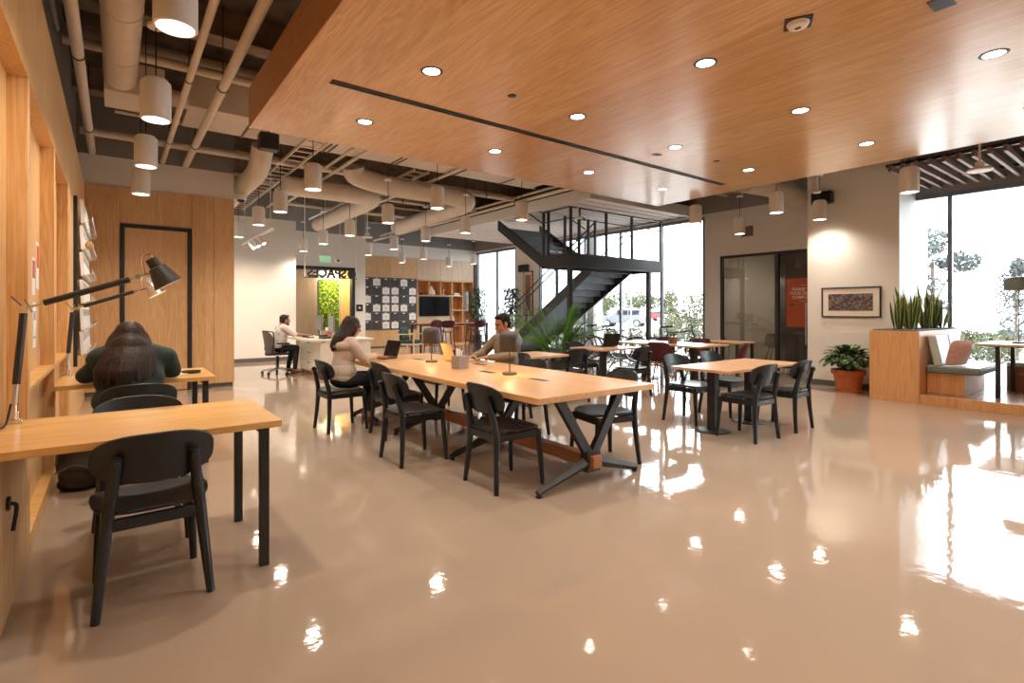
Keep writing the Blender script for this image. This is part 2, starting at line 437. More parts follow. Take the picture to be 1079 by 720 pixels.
    def build(s, name, mats, parent=None, loc=None, rz=None, bevel=0.0, smooth=True, seg=2, sub=0):
        me = bpy.data.meshes.new(name)
        bmesh.ops.recalc_face_normals(s.bm, faces=s.bm.faces)
        s.bm.to_mesh(me); s.bm.free()
        if not isinstance(mats, (list, tuple)):
            mats = [mats]
        for m in mats:
            me.materials.append(m)
        if smooth and len(me.polygons):
            me.polygons.foreach_set('use_smooth', [True]*len(me.polygons))
            me.set_sharp_from_angle(angle=R(38))
        o = bpy.data.objects.new(name, me)
        COL.objects.link(o)
        if parent is not None:
            o.parent = parent
        if loc is not None:
            o.location = loc
        if rz is not None:
            o.rotation_euler = (0, 0, rz)
        if bevel:
            b = o.modifiers.new('Bevel', 'BEVEL'); b.width = bevel; b.segments = seg; b.limit_method = 'ANGLE'; b.angle_limit = R(50)
        if sub:
            b = o.modifiers.new('Sub', 'SUBSURF'); b.levels = sub; b.render_levels = sub
        return o

def sup(n=0.5):
    # superellipse outline, n<1 squarer
    def f(t):
        c, q = math.cos(t), math.sin(t)
        return (math.copysign(abs(c)**n, c), math.copysign(abs(q)**n, q))
    return f

def tag(o, label, cat, group=None, kind=None):
    o['label'] = label; o['category'] = cat
    if group:
        o['group'] = group
    if kind:
        o['kind'] = kind
    return o

def thing(name, label, cat, loc=(0, 0, 0), rz=0.0, group=None):
    o = bpy.data.objects.new(name, None)
    o.empty_display_size = 0.1
    COL.objects.link(o)
    o.location = loc; o.rotation_euler = (0, 0, rz)
    return tag(o, label, cat, group)

def struct(name, mb, m, bevel=0.0, parent=None, smooth=True):
    o = mb.build(name, m, parent=parent, bevel=bevel, smooth=smooth)
    if parent is None:
        o['kind'] = 'structure'
    return o

def copy_tree(o, parent=None):
    c = o.copy(); COL.objects.link(c)
    if parent is not None:
        c.parent = parent
    for ch in list(o.children):
        copy_tree(ch, c)
    return c

def dup(o, loc, rz=0.0, label=None, group=None):
    c = copy_tree(o)
    c.location = loc; c.rotation_euler = (0, 0, rz)
    if label:
        c['label'] = label
    if group:
        c['group'] = group
    return c

def bez(p, n=10):
    # Catmull-Rom through the points
    p = [Vector(q) for q in p]
    q = [p[0]*2-p[1]] + p + [p[-1]*2-p[-2]]
    out = []
    for i in range(1, len(q)-2):
        for k in range(n):
            t = k/n
            a, b, c, d = q[i-1], q[i], q[i+1], q[i+2]
            out.append(0.5*((2*b) + (c-a)*t + (2*a-5*b+4*c-d)*t*t + (3*b-a-3*c+d)*t**3))
    out.append(p[-1])
    return out

def text_mesh(name, body, size, m, parent=None, loc=(0, 0, 0), rot=(0, 0, 0), extrude=0.004, align='CENTER', sx=1.0, bold=0.0):
    cu = bpy.data.curves.new(name, 'FONT')
    cu.body = body; cu.size = size; cu.extrude = extrude; cu.align_x = align; cu.align_y = 'CENTER'; cu.offset = bold
    t = bpy.data.objects.new(name, cu); COL.objects.link(t)
    bpy.context.view_layer.update()
    dg = bpy.context.evaluated_depsgraph_get()
    me = bpy.data.meshes.new_from_object(t.evaluated_get(dg))
    bpy.data.objects.remove(t)
    me.transform(Matrix.Diagonal((sx, 1, 1, 1)))
    me.materials.clear(); me.materials.append(m)
    o = bpy.data.objects.new(name, me); COL.objects.link(o)
    o.location = loc; o.rotation_euler = rot
    if parent is not None:
        o.parent = parent
    return o

def blob(name, prims, m, parent=None, voxel=0.010, smooth=6, fac=0.5):
    # one continuous skin grown over tapered limbs ('c', p0, p1, r0, r1) and ellipsoids ('e', centre, radii[, euler])
    bm = bmesh.new()
    for p in prims:
        if p[0] == 'e':
            mt = Matrix.Translation(p[1]) @ (Euler(p[3]).to_matrix().to_4x4() if len(p) > 3 else Matrix()) @ Matrix.Diagonal((*p[2], 1))
            bmesh.ops.create_icosphere(bm, subdivisions=3, radius=1, matrix=mt)
        else:
            a, b, r0, r1 = Vector(p[1]), Vector(p[2]), p[3], p[4]
            d = b-a
            q = d.to_track_quat('Z', 'Y').to_matrix().to_4x4()
            if d.length > 1e-5:
                bmesh.ops.create_cone(bm, cap_ends=True, segments=16, radius1=r0, radius2=r1, depth=d.length, matrix=Matrix.Translation((a+b)/2) @ q)
            bmesh.ops.create_icosphere(bm, subdivisions=2, radius=r0*1.0, matrix=Matrix.Translation(a))
            bmesh.ops.create_icosphere(bm, subdivisions=2, radius=r1*1.0, matrix=Matrix.Translation(b))
    me = bpy.data.meshes.new(name); bm.to_mesh(me); bm.free()
    t = bpy.data.objects.new(name + '_raw', me); COL.objects.link(t)
    rm = t.modifiers.new('Remesh', 'REMESH'); rm.mode = 'VOXEL'; rm.voxel_size = voxel; rm.use_smooth_shade = True
    sm = t.modifiers.new('Smooth', 'SMOOTH'); sm.iterations = smooth; sm.factor = fac
    bpy.context.view_layer.update()
    dg = bpy.context.evaluated_depsgraph_get()
    me2 = bpy.data.meshes.new_from_object(t.evaluated_get(dg))
    me2.name = name
    bpy.data.objects.remove(t)
    me2.materials.clear(); me2.materials.append(m)
    o = bpy.data.objects.new(name, me2); COL.objects.link(o)
    if parent is not None:
        o.parent = parent
    return o

def spot(name, loc, power, col=(1.0, 0.86, 0.70), size=120, blend=0.7, rad=0.07, parent=None, rot=(0, 0, 0)):
    l = bpy.data.lights.new(name, 'SPOT')
    l.energy = power; l.color = col; l.spot_size = R(size); l.spot_blend = blend; l.shadow_soft_size = rad
    o = bpy.data.objects.new(name, l); COL.objects.link(o)
    o.location = loc; o.rotation_euler = rot
    if parent is not None:
        o.parent = parent
    return o
# ================================================================== SETTING
DECK = 4.7
struct('floor', MB().bb(-0.6, 11.95, -4.2, 20, -0.12, 0), M['floor'])
struct('ceiling', MB().bb(-0.6, 11.95, -4.2, 20, DECK, DECK+0.2), M['deck'])
struct('ground', MB().bb(11.95, 140, -60, 160, -0.35, -0.15), M['concrete'])

# ---- west wall with oak cladding, niches, ledge and plinth
ww = struct('wall_west', MB().bb(-0.65, -0.47, -4.2, 20, 0, DECK), M['grey'])
b = MB().bb(-0.47, -0.37, -4.0, 10.33, 2.58, 3.30)
struct('header_panel', b, M['oak_side'], 0.002, ww)
b = MB().bb(-0.47, -0.455, -4.0, 7.0, 0.0, 2.58)
struct('niche_back', b, M['oak_side'], 0, ww)
for y0, y1 in ((3.80, 3.88), (5.33, 5.42), (6.80, 6.90)):
    struct('pier_panel', MB().bb(-0.455, -0.37, y0, y1, 0.0, 2.58), M['oak_side'], 0.002, ww)
struct('flush_panel', MB().bb(-0.47, -0.37, 7.0, 10.33, 0, 2.58), M['oak_side'], 0.002, ww)
struct('lower_panel', MB().bb(-0.455, -0.37, -4.0, 3.80, 0, 0.720), M['oak_side'], 0.002, ww)
for y0, y1 in ((3.88, 5.33), (5.42, 6.80)):
    struct('ledge', MB().bb(-0.455, -0.37, y0, y1, 0.885, 0.915), M['oak_desk'], 0.003, ww)
    struct('recessed_panel', MB().bb(-0.455, -0.435, y0, y1, 0, 0.885), M['oak_side'], 0, ww)
    struct('plinth', MB().bb(-0.435, -0.37, y0, y1, 0, 0.11), M['oak_desk'], 0.003, ww)

# ---- panelled wall with the flush door
wd = struct('wall_door', MB().bb(-0.47, 1.68, 10.36, 10.55, 0, 3.75), M['white'])
struct('upper_band', MB().bb(-0.47, 1.68, 10.34, 10.55, 3.751, DECK), M['grey'], 0, wd)
for x0, x1, z0, z1 in ((-0.37, 0.058, 0.07, 3.29), (1.042, 1.36, 0.07, 3.29), (1.364, 1.68, 0.07, 3.29), (0.062, 0.55, 2.72, 3.29), (0.554, 1.038, 2.72, 3.29)):
    struct('oak_panel', MB().bb(x0, x1, 10.33, 10.36, z0, z1), M['oak_wall'], 0.002, wd)
struct('recessed_base', MB().bb(-0.37, 1.66, 10.35, 10.36, 0, 0.07), M['base'], 0, wd)
d1 = MB().bb(0.062, 0.122, 10.315, 10.36, 0.0, 2.715).bb(0.978, 1.038, 10.315, 10.36, 0, 2.715).bb(0.122, 0.978, 10.315, 10.36, 2.655, 2.715)
dd = struct('door_1', d1, M['steel'], 0.003)
struct('door_leaf', MB().bb(0.126, 0.974, 10.33, 10.355, 0.01, 2.651), M['oak_wall'], 0.002, dd)
struct('wall_door_return', MB().bb(1.56, 1.68, 10.55, 14.8, 0, DECK), M['white'])

# ---- reception walls
wr = struct('wall_reception', MB().bb(-0.47, 3.9, 14.8, 15.0, 0, 3.75), M['white'])
struct('upper_band', MB().bb(-0.47, 3.9, 14.79, 15.0, 3.751, DECK), M['grey'], 0, wr)
struct('baseboard_reception', MB().bb(1.68, 3.9, 14.785, 14.8, 0, 0.1), M['base'])
wo = struct('wall_opening', MB().bb(3.7, 6.5, 16.5, 16.7, 2.70, 3.75).bb(6.16, 6.5, 16.5, 16.7, 0, 2.70).bb(3.7, 3.95, 15.0, 16.7, 0, 3.75), M['white'])
struct('upper_band', MB().bb(3.7, 6.5, 16.49, 16.7, 3.751, DECK), M['grey'], 0, wo)
struct('trim_opening', MB().bb(3.96, 6.16, 16.46, 16.7, 2.60, 2.70).bb(6.07, 6.16, 16.46, 16.7, 0, 2.60), M['steel'], 0.004)
wc = struct('wall_corridor', MB().bb(3.7, 6.6, 17.5, 17.6, 0, DECK).bb(6.4, 6.6, 16.7, 17.5, 0, DECK), M['white'])
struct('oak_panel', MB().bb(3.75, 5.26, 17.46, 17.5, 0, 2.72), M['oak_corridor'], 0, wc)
struct('yellow_panel', MB().bb(6.02, 6.4, 17.46, 17.5, 0, 2.75), M['yellow'], 0, wc)
struct('ceiling_corridor', MB().bb(3.96, 6.4, 16.7, 17.5, 2.76, 2.8), M['white'])

# ---- north wall: oak and pale oak boards under a white band
wn = struct('wall_north', MB().bb(6.5, 11.95, 18.42, 18.6, 0, 3.78).bb(6.42, 6.5, 16.7, 18.42, 0, 3.78), M['white'])
struct('upper_band', MB().bb(6.42, 11.95, 18.0, 18.6, 3.781, DECK), M['grey'], 0, wn)
struct('white_band', MB().bb(6.5, 11.75, 18.0, 18.42, 3.32, 3.78), M['white'], 0, wn)
for i in range(5):
    x0 = 6.5 + i*0.526
    struct('oak_panel', MB().bb(x0, x0+0.522, 18.0, 18.42, 0.04, 3.315), M['oak_wall'], 0.002, wn)
for i in range(5):
    x0 = 9.14 + i*0.51
    struct('pale_panel', MB().bb(x0, x0+0.506, 18.0, 18.42, 2.52, 3.315), M['oak_pale'], 0.002, wn)
struct('baseboard_north', MB().bb(6.5, 9.12, 18.01, 18.42, 0, 0.039), M['base'])

# ---- east wall: piers, heads, windows
XE = 11.8
we = struct('wall_east', MB().bb(XE, 11.95, 13.98, 15.30, 0, 3.69).bb(XE, 11.95, 7.11, 7.53, 0, 3.75).bb(XE, 11.95, 4.33, 7.11, 2.66, 3.75)
            .bb(XE, 11.95, 7.53, 18.0, 3.69, 3.75).bb(XE, 11.95, 17.96, 18.6, 0, 3.75), M['white'])
struct('upper_band', MB().bb(XE-0.01, 11.95, 4.3, 18.0, 3.751, DECK), M['grey'], 0, we)
wa = struct('wall_art', MB().poly([(10.05, 2.93), (11.30, 3.05), (11.95, 3.05), (11.95, 4.33), (10.05, 4.33)], 0, DECK), M['white'])
struct('baseboard_art', MB().bb(10.035, 10.05, 2.95, 4.33, 0, 0.1), M['base'])
struct('wall_window', MB().bb(11.3, 11.45, -4.2, 3.13, 3.36, DECK), M['grey'])
struct('wall_south', MB().bb(-0.6, 11.95, -4.35, -4.2, 0, DECK), M['white'])

def window(n, X, y0, y1, z0, z1, muls, fr=0.06, depth=0.10):
    m = MB().bb(X, X+depth, y0, y0+fr, z0, z1).bb(X, X+depth, y1-fr, y1, z0, z1).bb(X, X+depth, y0+fr, y1-fr, z1-fr*1.3, z1).bb(X, X+depth, y0+fr, y1-fr, z0, z0+fr*1.4)
    for y in muls:
        m.bb(X, X+depth, y-fr/2, y+fr/2, z0+fr*1.4, z1-fr*1.3)
    w = struct('window_%d' % n, m, M['steel_fr'], 0.003)
    ys = [y0+fr] + [q for y in muls for q in (y-fr/2, y+fr/2)] + [y1-fr]
    for a, c in zip(ys[::2], ys[1::2]):
        struct('pane', MB().bb(X+depth*0.5-0.004, X+depth*0.5+0.004, a, c, z0+fr*1.4, z1-fr*1.3), M['glass'], 0, w)
window(1, XE, 15.30, 17.96, 0.0, 3.69, (16.55,))
window(2, XE, 7.53, 13.98, 0.0, 3.69, (8.86, 10.30, 11.75, 13.1))
window(3, 11.3, -4.2, 3.13, 0.0, 3.36, (2.58, 1.2, -0.2, -1.6, -3.0))

# ---- glazed meeting room
gy = [(5.78, 7.05, 'glass_room'), (4.33, 5.70, 'glass_door')]
fm = MB().bb(XE, XE+0.08, 7.05, 7.11, 0, 2.66).bb(XE, XE+0.08, 4.33, 7.05, 2.60, 2.66).bb(XE-0.005, XE+0.085, 5.70, 5.78, 0, 2.60).bb(XE, XE+0.08, 5.78, 7.05, 0, 0.05)
gw = struct('window_4', fm, M['steel'], 0.003)
for y0, y1, k in gy:
    struct('pane', MB().bb(XE+0.036, XE+0.046, y0, y1, 0.05, 2.60), M[k], 0, gw)
struct('floor_room', MB().bb(11.95, 15.2, 4.1, 7.4, -0.12, 0), M['floor'])
struct('ceiling_room', MB().bb(11.95, 15.2, 4.1, 7.4, 2.9, 3.0), M['white'])
struct('wall_room', MB().bb(15.0, 15.2, 4.1, 7.4, 0, 2.9).bb(11.95, 15.0, 7.3, 7.4, 0, 2.9).bb(11.95, 15.0, 4.1, 4.2, 0, 2.9), M['white'])

# ---- dropped oak ceiling
SX0, SX1, SY1, SZ = 1.09, 7.72, 5.88, 3.20
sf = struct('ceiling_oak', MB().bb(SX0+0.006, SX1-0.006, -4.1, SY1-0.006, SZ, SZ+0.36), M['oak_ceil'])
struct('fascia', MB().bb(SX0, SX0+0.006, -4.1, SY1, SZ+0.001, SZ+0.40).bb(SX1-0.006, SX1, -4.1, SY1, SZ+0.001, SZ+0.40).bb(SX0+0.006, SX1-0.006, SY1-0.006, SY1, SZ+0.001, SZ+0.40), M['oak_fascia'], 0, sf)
# white ceiling over the stairs, ribbed underneath
cs = struct('ceiling_stair', MB().bb(8.05, 11.79, 7.84, 15.4, 3.80, 3.98).bb(8.05, 8.13, 7.84, 15.4, 3.72, 3.80).bb(8.13, 11.79, 7.84, 7.92, 3.72, 3.80), M['white'])
rb = MB()
for i in range(24):
    y = 8.0 + i*0.30
    rb.bb(8.14, 11.78, y, y+0.20, 3.76, 3.80)
struct('rib', rb, M['stairdeck'], 0.01, cs)

# ---- joists across the deck
for i, y in enumerate([-2.4, -0.6, 1.2, 3.0, 4.9, 6.7, 9.35, 11.2, 13.0, 14.4, 15.9, 17.3]):
    h = 0.30
    t = MB().bb(-0.46, 11.78, y-0.09, y+0.09, DECK-h, DECK).bb(-0.46, 11.78, y-0.13, y+0.13, DECK-h-0.03, DECK-h)
    struct('trim_%d' % (i+1), t, M['joist'])

# ================================================================== CEILING SERVICES
def duct(name, pts, r, label, flange=True, n=20):
    t = thing(name, label, 'air duct', pts[0])
    o = Vector(pts[0])
    lp = [Vector(p)-o for p in pts]
    MB().tube(lp, r, n).build('duct_run', M['duct'], t)
    if flange:
        for a, c in zip(lp, lp[1:]):
            if (c-a).length > 0.9:
                k = int((c-a).length/1.0)
                for i in range(1, k+1):
                    p = a.lerp(c, i/(k+0.7)); d = (c-a).normalized()
                    MB().tube([p-d*0.012, p+d*0.012], r*1.035, n).build('seam_band', M['duct'], t)
    return t
duct('round_duct', [(0.05, 0.5, 3.98), (0.05, 7.4, 3.98)], 0.155, 'white round duct running along the ceiling above the oak niche wall')
g = thing('supply_diffuser', 'white boxed diffuser at the end of the round duct by the panelled door wall', 'diffuser', (0.12, 7.75, 3.98))
MB().bb(-0.22, 0.35, -0.34, 0.3, -0.17, 0.2).build('box', M['duct'], g, bevel=0.01)
MB().cyl((0.35, 0, 0), (0.62, 0, 0), 0.10, n=16).build('branch', M['duct'], g)
# large flat duct crossing the room
g = thing('flat_duct', 'wide flat white rectangular duct crossing behind the oak ceiling', 'air duct', (3.5, 8.32, 3.95))
MB().bb(-2.75, 3.6, -0.50, 0.42, 0, 0.42).build('duct_run', M['duct'], g, bevel=0.01)
for x in (-2.0, -0.8, -0.72, 0.4, 0.48, 1.6, 1.68, 2.8):
    MB().bb(x, x+0.03, -0.52, 0.44, -0.012, 0.43).build('seam_band', M['base'], g)
duct('round_duct', bez([(1.86, 8.95, 3.92), (1.86, 9.12, 3.74), (1.86, 9.5, 3.60), (1.86, 11.0, 3.58), (1.87, 13.2, 3.58)], 6), 0.16, 'white round duct dropping from the flat duct toward the reception wall', False)
duct('round_duct', bez([(2.45, 10.1, 3.62), (3.2, 10.1, 3.62), (3.85, 10.1, 3.62), (4.15, 10.22, 3.62), (4.25, 10.6, 3.62), (4.25, 11.5, 3.6), (4.25, 14.0, 3.58)], 6), 0.175, 'white round duct with an elbow above the hanging letter sign', False)
duct('round_duct', bez([(3.40, 9.15, 3.9), (3.50, 9.22, 3.76), (4.2, 9.26, 3.68), (5.3, 9.26, 3.67), (5.85, 9.35, 3.66), (6.08, 9.7, 3.64), (6.1, 10.4, 3.62), (6.1, 13.2, 3.58)], 6), 0.18, 'white round duct with an elbow above the clipboard wall', False)
duct('round_duct', bez([(9.3, 5.1, 3.72), (10.4, 5.0, 3.72), (11.3, 4.95, 3.6), (11.75, 4.93, 3.5)], 6), 0.20, 'white round duct running into the wall above the glass meeting room', False)

def pipe(name, pts, r, label, m='duct', cat='pipe', clamps=0):
    t = thing(name, label, cat, pts[0])
    o = Vector(pts[0]); lp = [Vector(p)-o for p in pts]
    MB().tube(lp, r, 10).build('pipe_run', M[m], t)
    if clamps:
        c = MB(); d = lp[-1]-lp[0]
        for i in range(clamps):
            p = lp[0] + d*((i+0.5)/clamps)
            dn = d.normalized()
            c.tube([p-dn*0.012, p+dn*0.012], r*1.15, 10)
            c.tube([p, p+Vector((0, 0, DECK-(o+p).z))], 0.006, 6)
        c.build('hanger', M['steel'], t)
    return t
pipe('sprinkler_pipe', [(-0.28, 0.2, 3.80), (-0.28, 10.32, 3.78)], 0.048, 'white pipe along the edge of the niche wall header', clamps=4)
pipe('sprinkler_pipe', [(0.63, 0.2, 3.80), (0.63, 10.32, 3.78)], 0.035, 'thinner white pipe between round duct and oak ceiling', clamps=4)
pipe('sprinkler_pipe', [(0.95, 0.2, 3.80), (0.95, 10.32, 3.78)], 0.05, 'thicker white pipe beside the edge of the oak ceiling', clamps=4)
pipe('insulated_pipe', [(-0.44, 7.42, 4.36), (7.6, 7.42, 4.36)], 0.085, 'thick beige insulated pipe crossing high under the deck')
pipe('insulated_pipe', [(-0.44, 7.24, 4.20), (7.6, 7.24, 4.20)], 0.055, 'slimmer beige insulated pipe crossing just before the thick one')
pipe('conduit', [(-0.42, 1.5, 3.9), (-0.42, 6.3, 3.9)], 0.02, 'thin grey conduit high on the wall above oak header', 'grey', 'conduit')
pipe('cross_pipe', [(-0.40, 9.7, 3.92), (7.4, 9.7, 3.92)], 0.055, 'white pipe crossing the room in front of the door wall', clamps=5)
pipe('cross_pipe', [(0.0, 9.16, 4.12), (7.6, 9.16, 4.12)], 0.03, 'thin white pipe crossing behind the flat duct', clamps=4)
pipe('cross_pipe', [(2.3, 6.5, 3.86), (7.5, 6.5, 3.86)], 0.03, 'thin white pipe crossing behind the oak ceiling edge')
pipe('cross_pipe', [(2.0, 11.6, 3.95), (7.6, 11.6, 3.95)], 0.04, 'white pipe crossing above the rows of pendants near reception', clamps=4)
pipe('cross_pipe', [(3.2, 13.5, 3.95), (7.6, 13.5, 3.95)], 0.04, 'white pipe crossing above the hanging letter sign')
pipe('sprinkler_pipe', [(3.2, 6.4, 3.87), (3.2, 14.2, 3.87)], 0.03, 'thin white pipe running toward the reception between two ducts')
pipe('sprinkler_pipe', [(3.05, 6.4, 3.93), (3.05, 14.2, 3.93)], 0.025, 'slender white pipe beside the thin one above the letter sign')
pipe('sprinkler_pipe', [(5.0, 6.4, 3.90), (5.0, 15.8, 3.90)], 0.03, 'white pipe running toward the clipboard wall between ducts')
pipe('sprinkler_pipe', [(7.35, 6.0, 3.82), (7.35, 17.8, 3.82)], 0.04, 'white pipe beside the white ceiling over the stairs', clamps=5)
pipe('sprinkler_pipe', [(7.6, 6.0, 4.02), (7.6, 17.8, 4.02)], 0.03, 'thin white pipe above the edge of the stair ceiling')
def tray(pts, w, label):
    t = thing('hanging_cable_tray', label, 'cable tray', pts[0])
    o = Vector(pts[0]); d = Vector(pts[1])-o; L_ = d.length; dn = d.normalized(); sd = dn.cross(Vector((0, 0, 1)))
    m = MB()
    for k in (-1, 1):
        m.bar(sd*w/2*k, d+sd*w/2*k, 0.02, 0.05)
    MBn = int(L_/0.3)
    for i in range(MBn):
        p = dn*(i+0.5)*0.3
        m.bar(p-sd*w/2, p+sd*w/2, 0.03, 0.015)
    m.build('ladder', M['duct'], t)
    return t
tray([(2.40, 7.0, 3.86), (2.40, 14.5, 3.86)], 0.3, 'white ladder tray running above the second row of pendants')
tray([(4.6, 8.85, 3.96), (4.6, 15.5, 3.96)], 0.3, 'white ladder tray beside the elbowed duct above the long table end')
tray([(9.0, 2.6, 3.9), (9.0, 7.6, 3.9)], 0.45, 'white ladder tray between oak ceiling and glass meeting room')
tray([(8.2, 6.6, 4.05), (11.6, 6.6, 4.05)], 0.4, 'white ladder tray crossing toward the glass room wall')
g = thing('ceiling_speaker', 'small black box hung among ducts near the door wall corner', 'speaker', (1.78, 8.2, 3.66))
MB().bb(-0.13, 0.13, -0.10, 0.10, 0, 0.24).build('housing', M['steel'], g, bevel=0.02)
MB().cyl((0, 0, 0.24), (0, 0, 0.288), 0.012, n=8).build('hanger', M['steel'], g)
g = thing('air_unit', 'grey box unit hung by the corner of the door wall', 'air unit', (2.95, 11.2, 3.80))
MB().bb(-0.35, 0.35, -0.3, 0.3, 0, 0.45).build('housing', M['grille'], g, bevel=0.015)
MB().bb(-0.3, 0.3, -0.315, -0.3, 0.06, 0.39).build('front_grille', M['base'], g)
for x in (-0.3, 0.3):
    MB().cyl((x, 0, 0.45), (x, 0, DECK-3.80), 0.008, n=6).build('hanger', M['steel'], g)
g = thing('ceiling_camera', 'white dome security camera at the corner of the oak door wall', 'camera', (1.80, 10.42, 3.42))
MB().lathe([(0, 0), (0.09, 0), (0.10, -0.04), (0.09, -0.10), (0, -0.10)], n=20).build('housing', M['white2'], g)
MB().sphere((0, 0, -0.10), 0.065, 14, sc=(1, 1, 0.8)).build('dome', M['screen'], g)
MB().bar((-0.11, 0, -0.02), (0, 0, -0.02), 0.04, 0.03).build('arm', M['white2'], g)

# ---- pendants
def make_pendant(z0, ztop):
    t = thing('pendant_lamp', 'x', 'pendant light')
    MB().lathe([(0.0, 0.335), (0.085, 0.335), (0.088, 0.315), (0.105, 0.312), (0.108, 0.30), (0.108, 0.004), (0.104, 0.0), (0.094, 0.0), (0.092, 0.05), (0, 0.05)], n=28).build('shade', M['white2'], t)
    MB().lathe([(0, 0.012), (0.090, 0.012), (0.090, 0.03), (0, 0.03)], n=24).build('lens', M['lens'], t)
    MB().cyl((0, 0, 0.335), (0, 0, ztop-z0), 0.0055, n=6).build('cord', M['steel'], t)
    zc = min(3.66, ztop-0.03)-z0
    MB().lathe([(0, 0), (0.06, 0), (0.062, 0.004), (0.062, 0.026), (0, 0.03)], (0, 0, zc), 18).build('canopy', M['white2'], t)
    return t
PEND = [
 (0.27, 3.45, 'overhead of the front desk by the niche wall'), (0.27, 5.21, 'above the second desk by the niche wall'),
 (0.27, 6.96, 'third along the niche wall, before the door wall'), (0.28, 8.66, 'fourth along the niche wall, just before the oak door'),
 (2.05, 6.97, 'large, in front of the elbowed ducts beside the oak ceiling corner'), (2.10, 8.87, 'second of the row leading to the reception wall'),
 (2.10, 10.45, 'third of the row leading to the reception wall'), (2.10, 12.42, 'last of the row, beside the edge of the oak door wall'),
 (3.95, 7.10, 'first of the row ending at the letter sign'), (3.90, 8.81, 'second of the row ending at the letter sign'),
 (3.92, 10.78, 'third of the row ending at the letter sign, under the elbowed duct'), (3.92, 12.54, 'fourth of the row, just before the green exit sign'),
 (3.97, 14.36, 'last of the row, at the rod of the letter sign'),
 (5.62, 7.12, 'first of the row ending at the clipboard wall, beside the stair ceiling'), (5.66, 9.01, 'second of the row ending at the clipboard wall'),
 (5.60, 10.6, 'third of the row ending at the clipboard wall'), (5.70, 12.51, 'fourth of the row ending at the clipboard wall'),
 (5.71, 14.24, 'last of the row, in front of the clipboard wall column'),
 (7.52, 14.37, 'before the top of the clipboard wall'), (7.50, 15.84, 'closest to the oak boards of the clipboard wall'),
 (9.64, 14.84, 'in front of the pale boards over the bookcase'), (9.46, 16.17, 'directly over the television'),
 (8.36, 5.52, 'unlit looking, before the tall stair window'), (8.46, 4.12, 'hung in front of the wall over the glass meeting room'),
 (10.20, 5.71, 'beside the grey vent over the glass meeting room'), (9.70, 3.98, 'throwing a round glow on the wall above the framed print'),
 (8.41, 2.34, 'under the oak ceiling edge beside the dark slat canopy'),
]
for i, (x, y, s) in enumerate(PEND):
    zt = DECK-0.001
    if 8.05 < x and 7.84 < y < 15.4:
        zt = 3.76
    p = make_pendant(2.9, zt)
    p.location = (x, y, 2.9)
    p['label'] = 'white cylinder pendant, ' + s
    p['group'] = 'white cylinder pendant lights'
    spot('pendant_beam', (x, y, 2.905), 112 if x < 4.5 or y > 9.9 else 85, rad=0.085, size=152, blend=0.9)

# ---- recessed downlights
DN = [(x, y) for y in (5.0, 3.63, 2.26, 0.91, -0.5, -1.9) for x in (1.97, 3.55, 5.10, 6.70)]
rown = {5.0: 'row along the far oak edge', 3.63: 'row just before the black slot', 2.26: 'row in the middle of the oak ceiling', 0.91: 'row overhead'}
coln = {1.97: 'first from the oak fascia', 3.55: 'second from the oak fascia', 5.10: 'third from the oak fascia', 6.70: 'at the window end'}
for x, y in DN:
    if y > 0.5:
        t = thing('recessed_downlight', 'recessed downlight, %s, %s' % (rown[y], coln[x]), 'downlight', (x, y, SZ), 0, 'downlights in the oak ceiling')
        MB().lathe([(0.066, -0.004), (0.085, -0.003), (0.087, 0.0), (0.066, 0.0)], n=28, closed=True).build('trim_ring', M['steel'], t)
        MB().lathe([(0, -0.002), (0.066, -0.002), (0.066, 0.0), (0, 0.0)], n=24).build('lens', M['lens_dn'], t)
    spot('downlight_beam', (x, y, SZ-0.02), 52, (1.0, 0.88, 0.74), 118, 0.7, 0.06)
# slot diffuser, detector, sensors
t = thing('slot_diffuser', 'long black slot diffuser set in the oak ceiling', 'air slot', (1.40, 4.28, SZ))
MB().bb(0, 5.78, -0.038, -0.026, -0.008, 0).bb(0, 5.78, 0.026, 0.038, -0.008, 0).bb(0, 5.78, -0.006, 0.006, -0.006, 0).build('frame', M['steel'], t)
MB().bb(0.005, 5.775, -0.026, -0.006, -0.003, 0).bb(0.005, 5.775, 0.006, 0.026, -0.003, 0).build('slot', M['rubber'], t)
t = thing('smoke_detector', 'round white smoke detector in the oak ceiling', 'smoke detector', (3.53, 1.58, SZ))
MB().lathe([(0, -0.035), (0.03, -0.036), (0.055, -0.03), (0.066, -0.012), (0.068, 0), (0, 0)], n=28).build('housing', M['white2'], t)
MB().box((0, 0, -0.003), (0.16, 0.16, 0.006), rz=0.5).build('backplate', M['steel'], t)
MB().box((0.0, 0, -0.037), (0.02, 0.035, 0.004)).build('sensor_slot', M['steel'], t)
for x, y, s in ((2.75, 3.62, 'small black round sprinkler cover between two downlights of the oak ceiling'), (5.17, 3.94, 'small dark square sensor beside the slot diffuser'),
                (5.99, 3.66, 'small dark dot sensor before the last pair of downlights'), (4.0, 0.95, 'black square speaker grille at the near edge of the oak ceiling')):
    if 'square' in s:
        w = 0.10 if 'speaker' not in s else 0.16
        tag(MB().bb(-w/2, w/2, -w/2*0.7, w/2*0.7, -0.006, 0).build('ceiling_sensor', M['grille'] if w < 0.12 else M['steel'], None, (x, y, SZ), bevel=0.002), s, 'ceiling sensor')
    else:
        tag(MB().lathe([(0, -0.006), (0.035, -0.006), (0.04, -0.001), (0.04, 0), (0, 0)], n=20).build('ceiling_sensor', M['steel'], None, (x, y, SZ)), s, 'ceiling sensor')

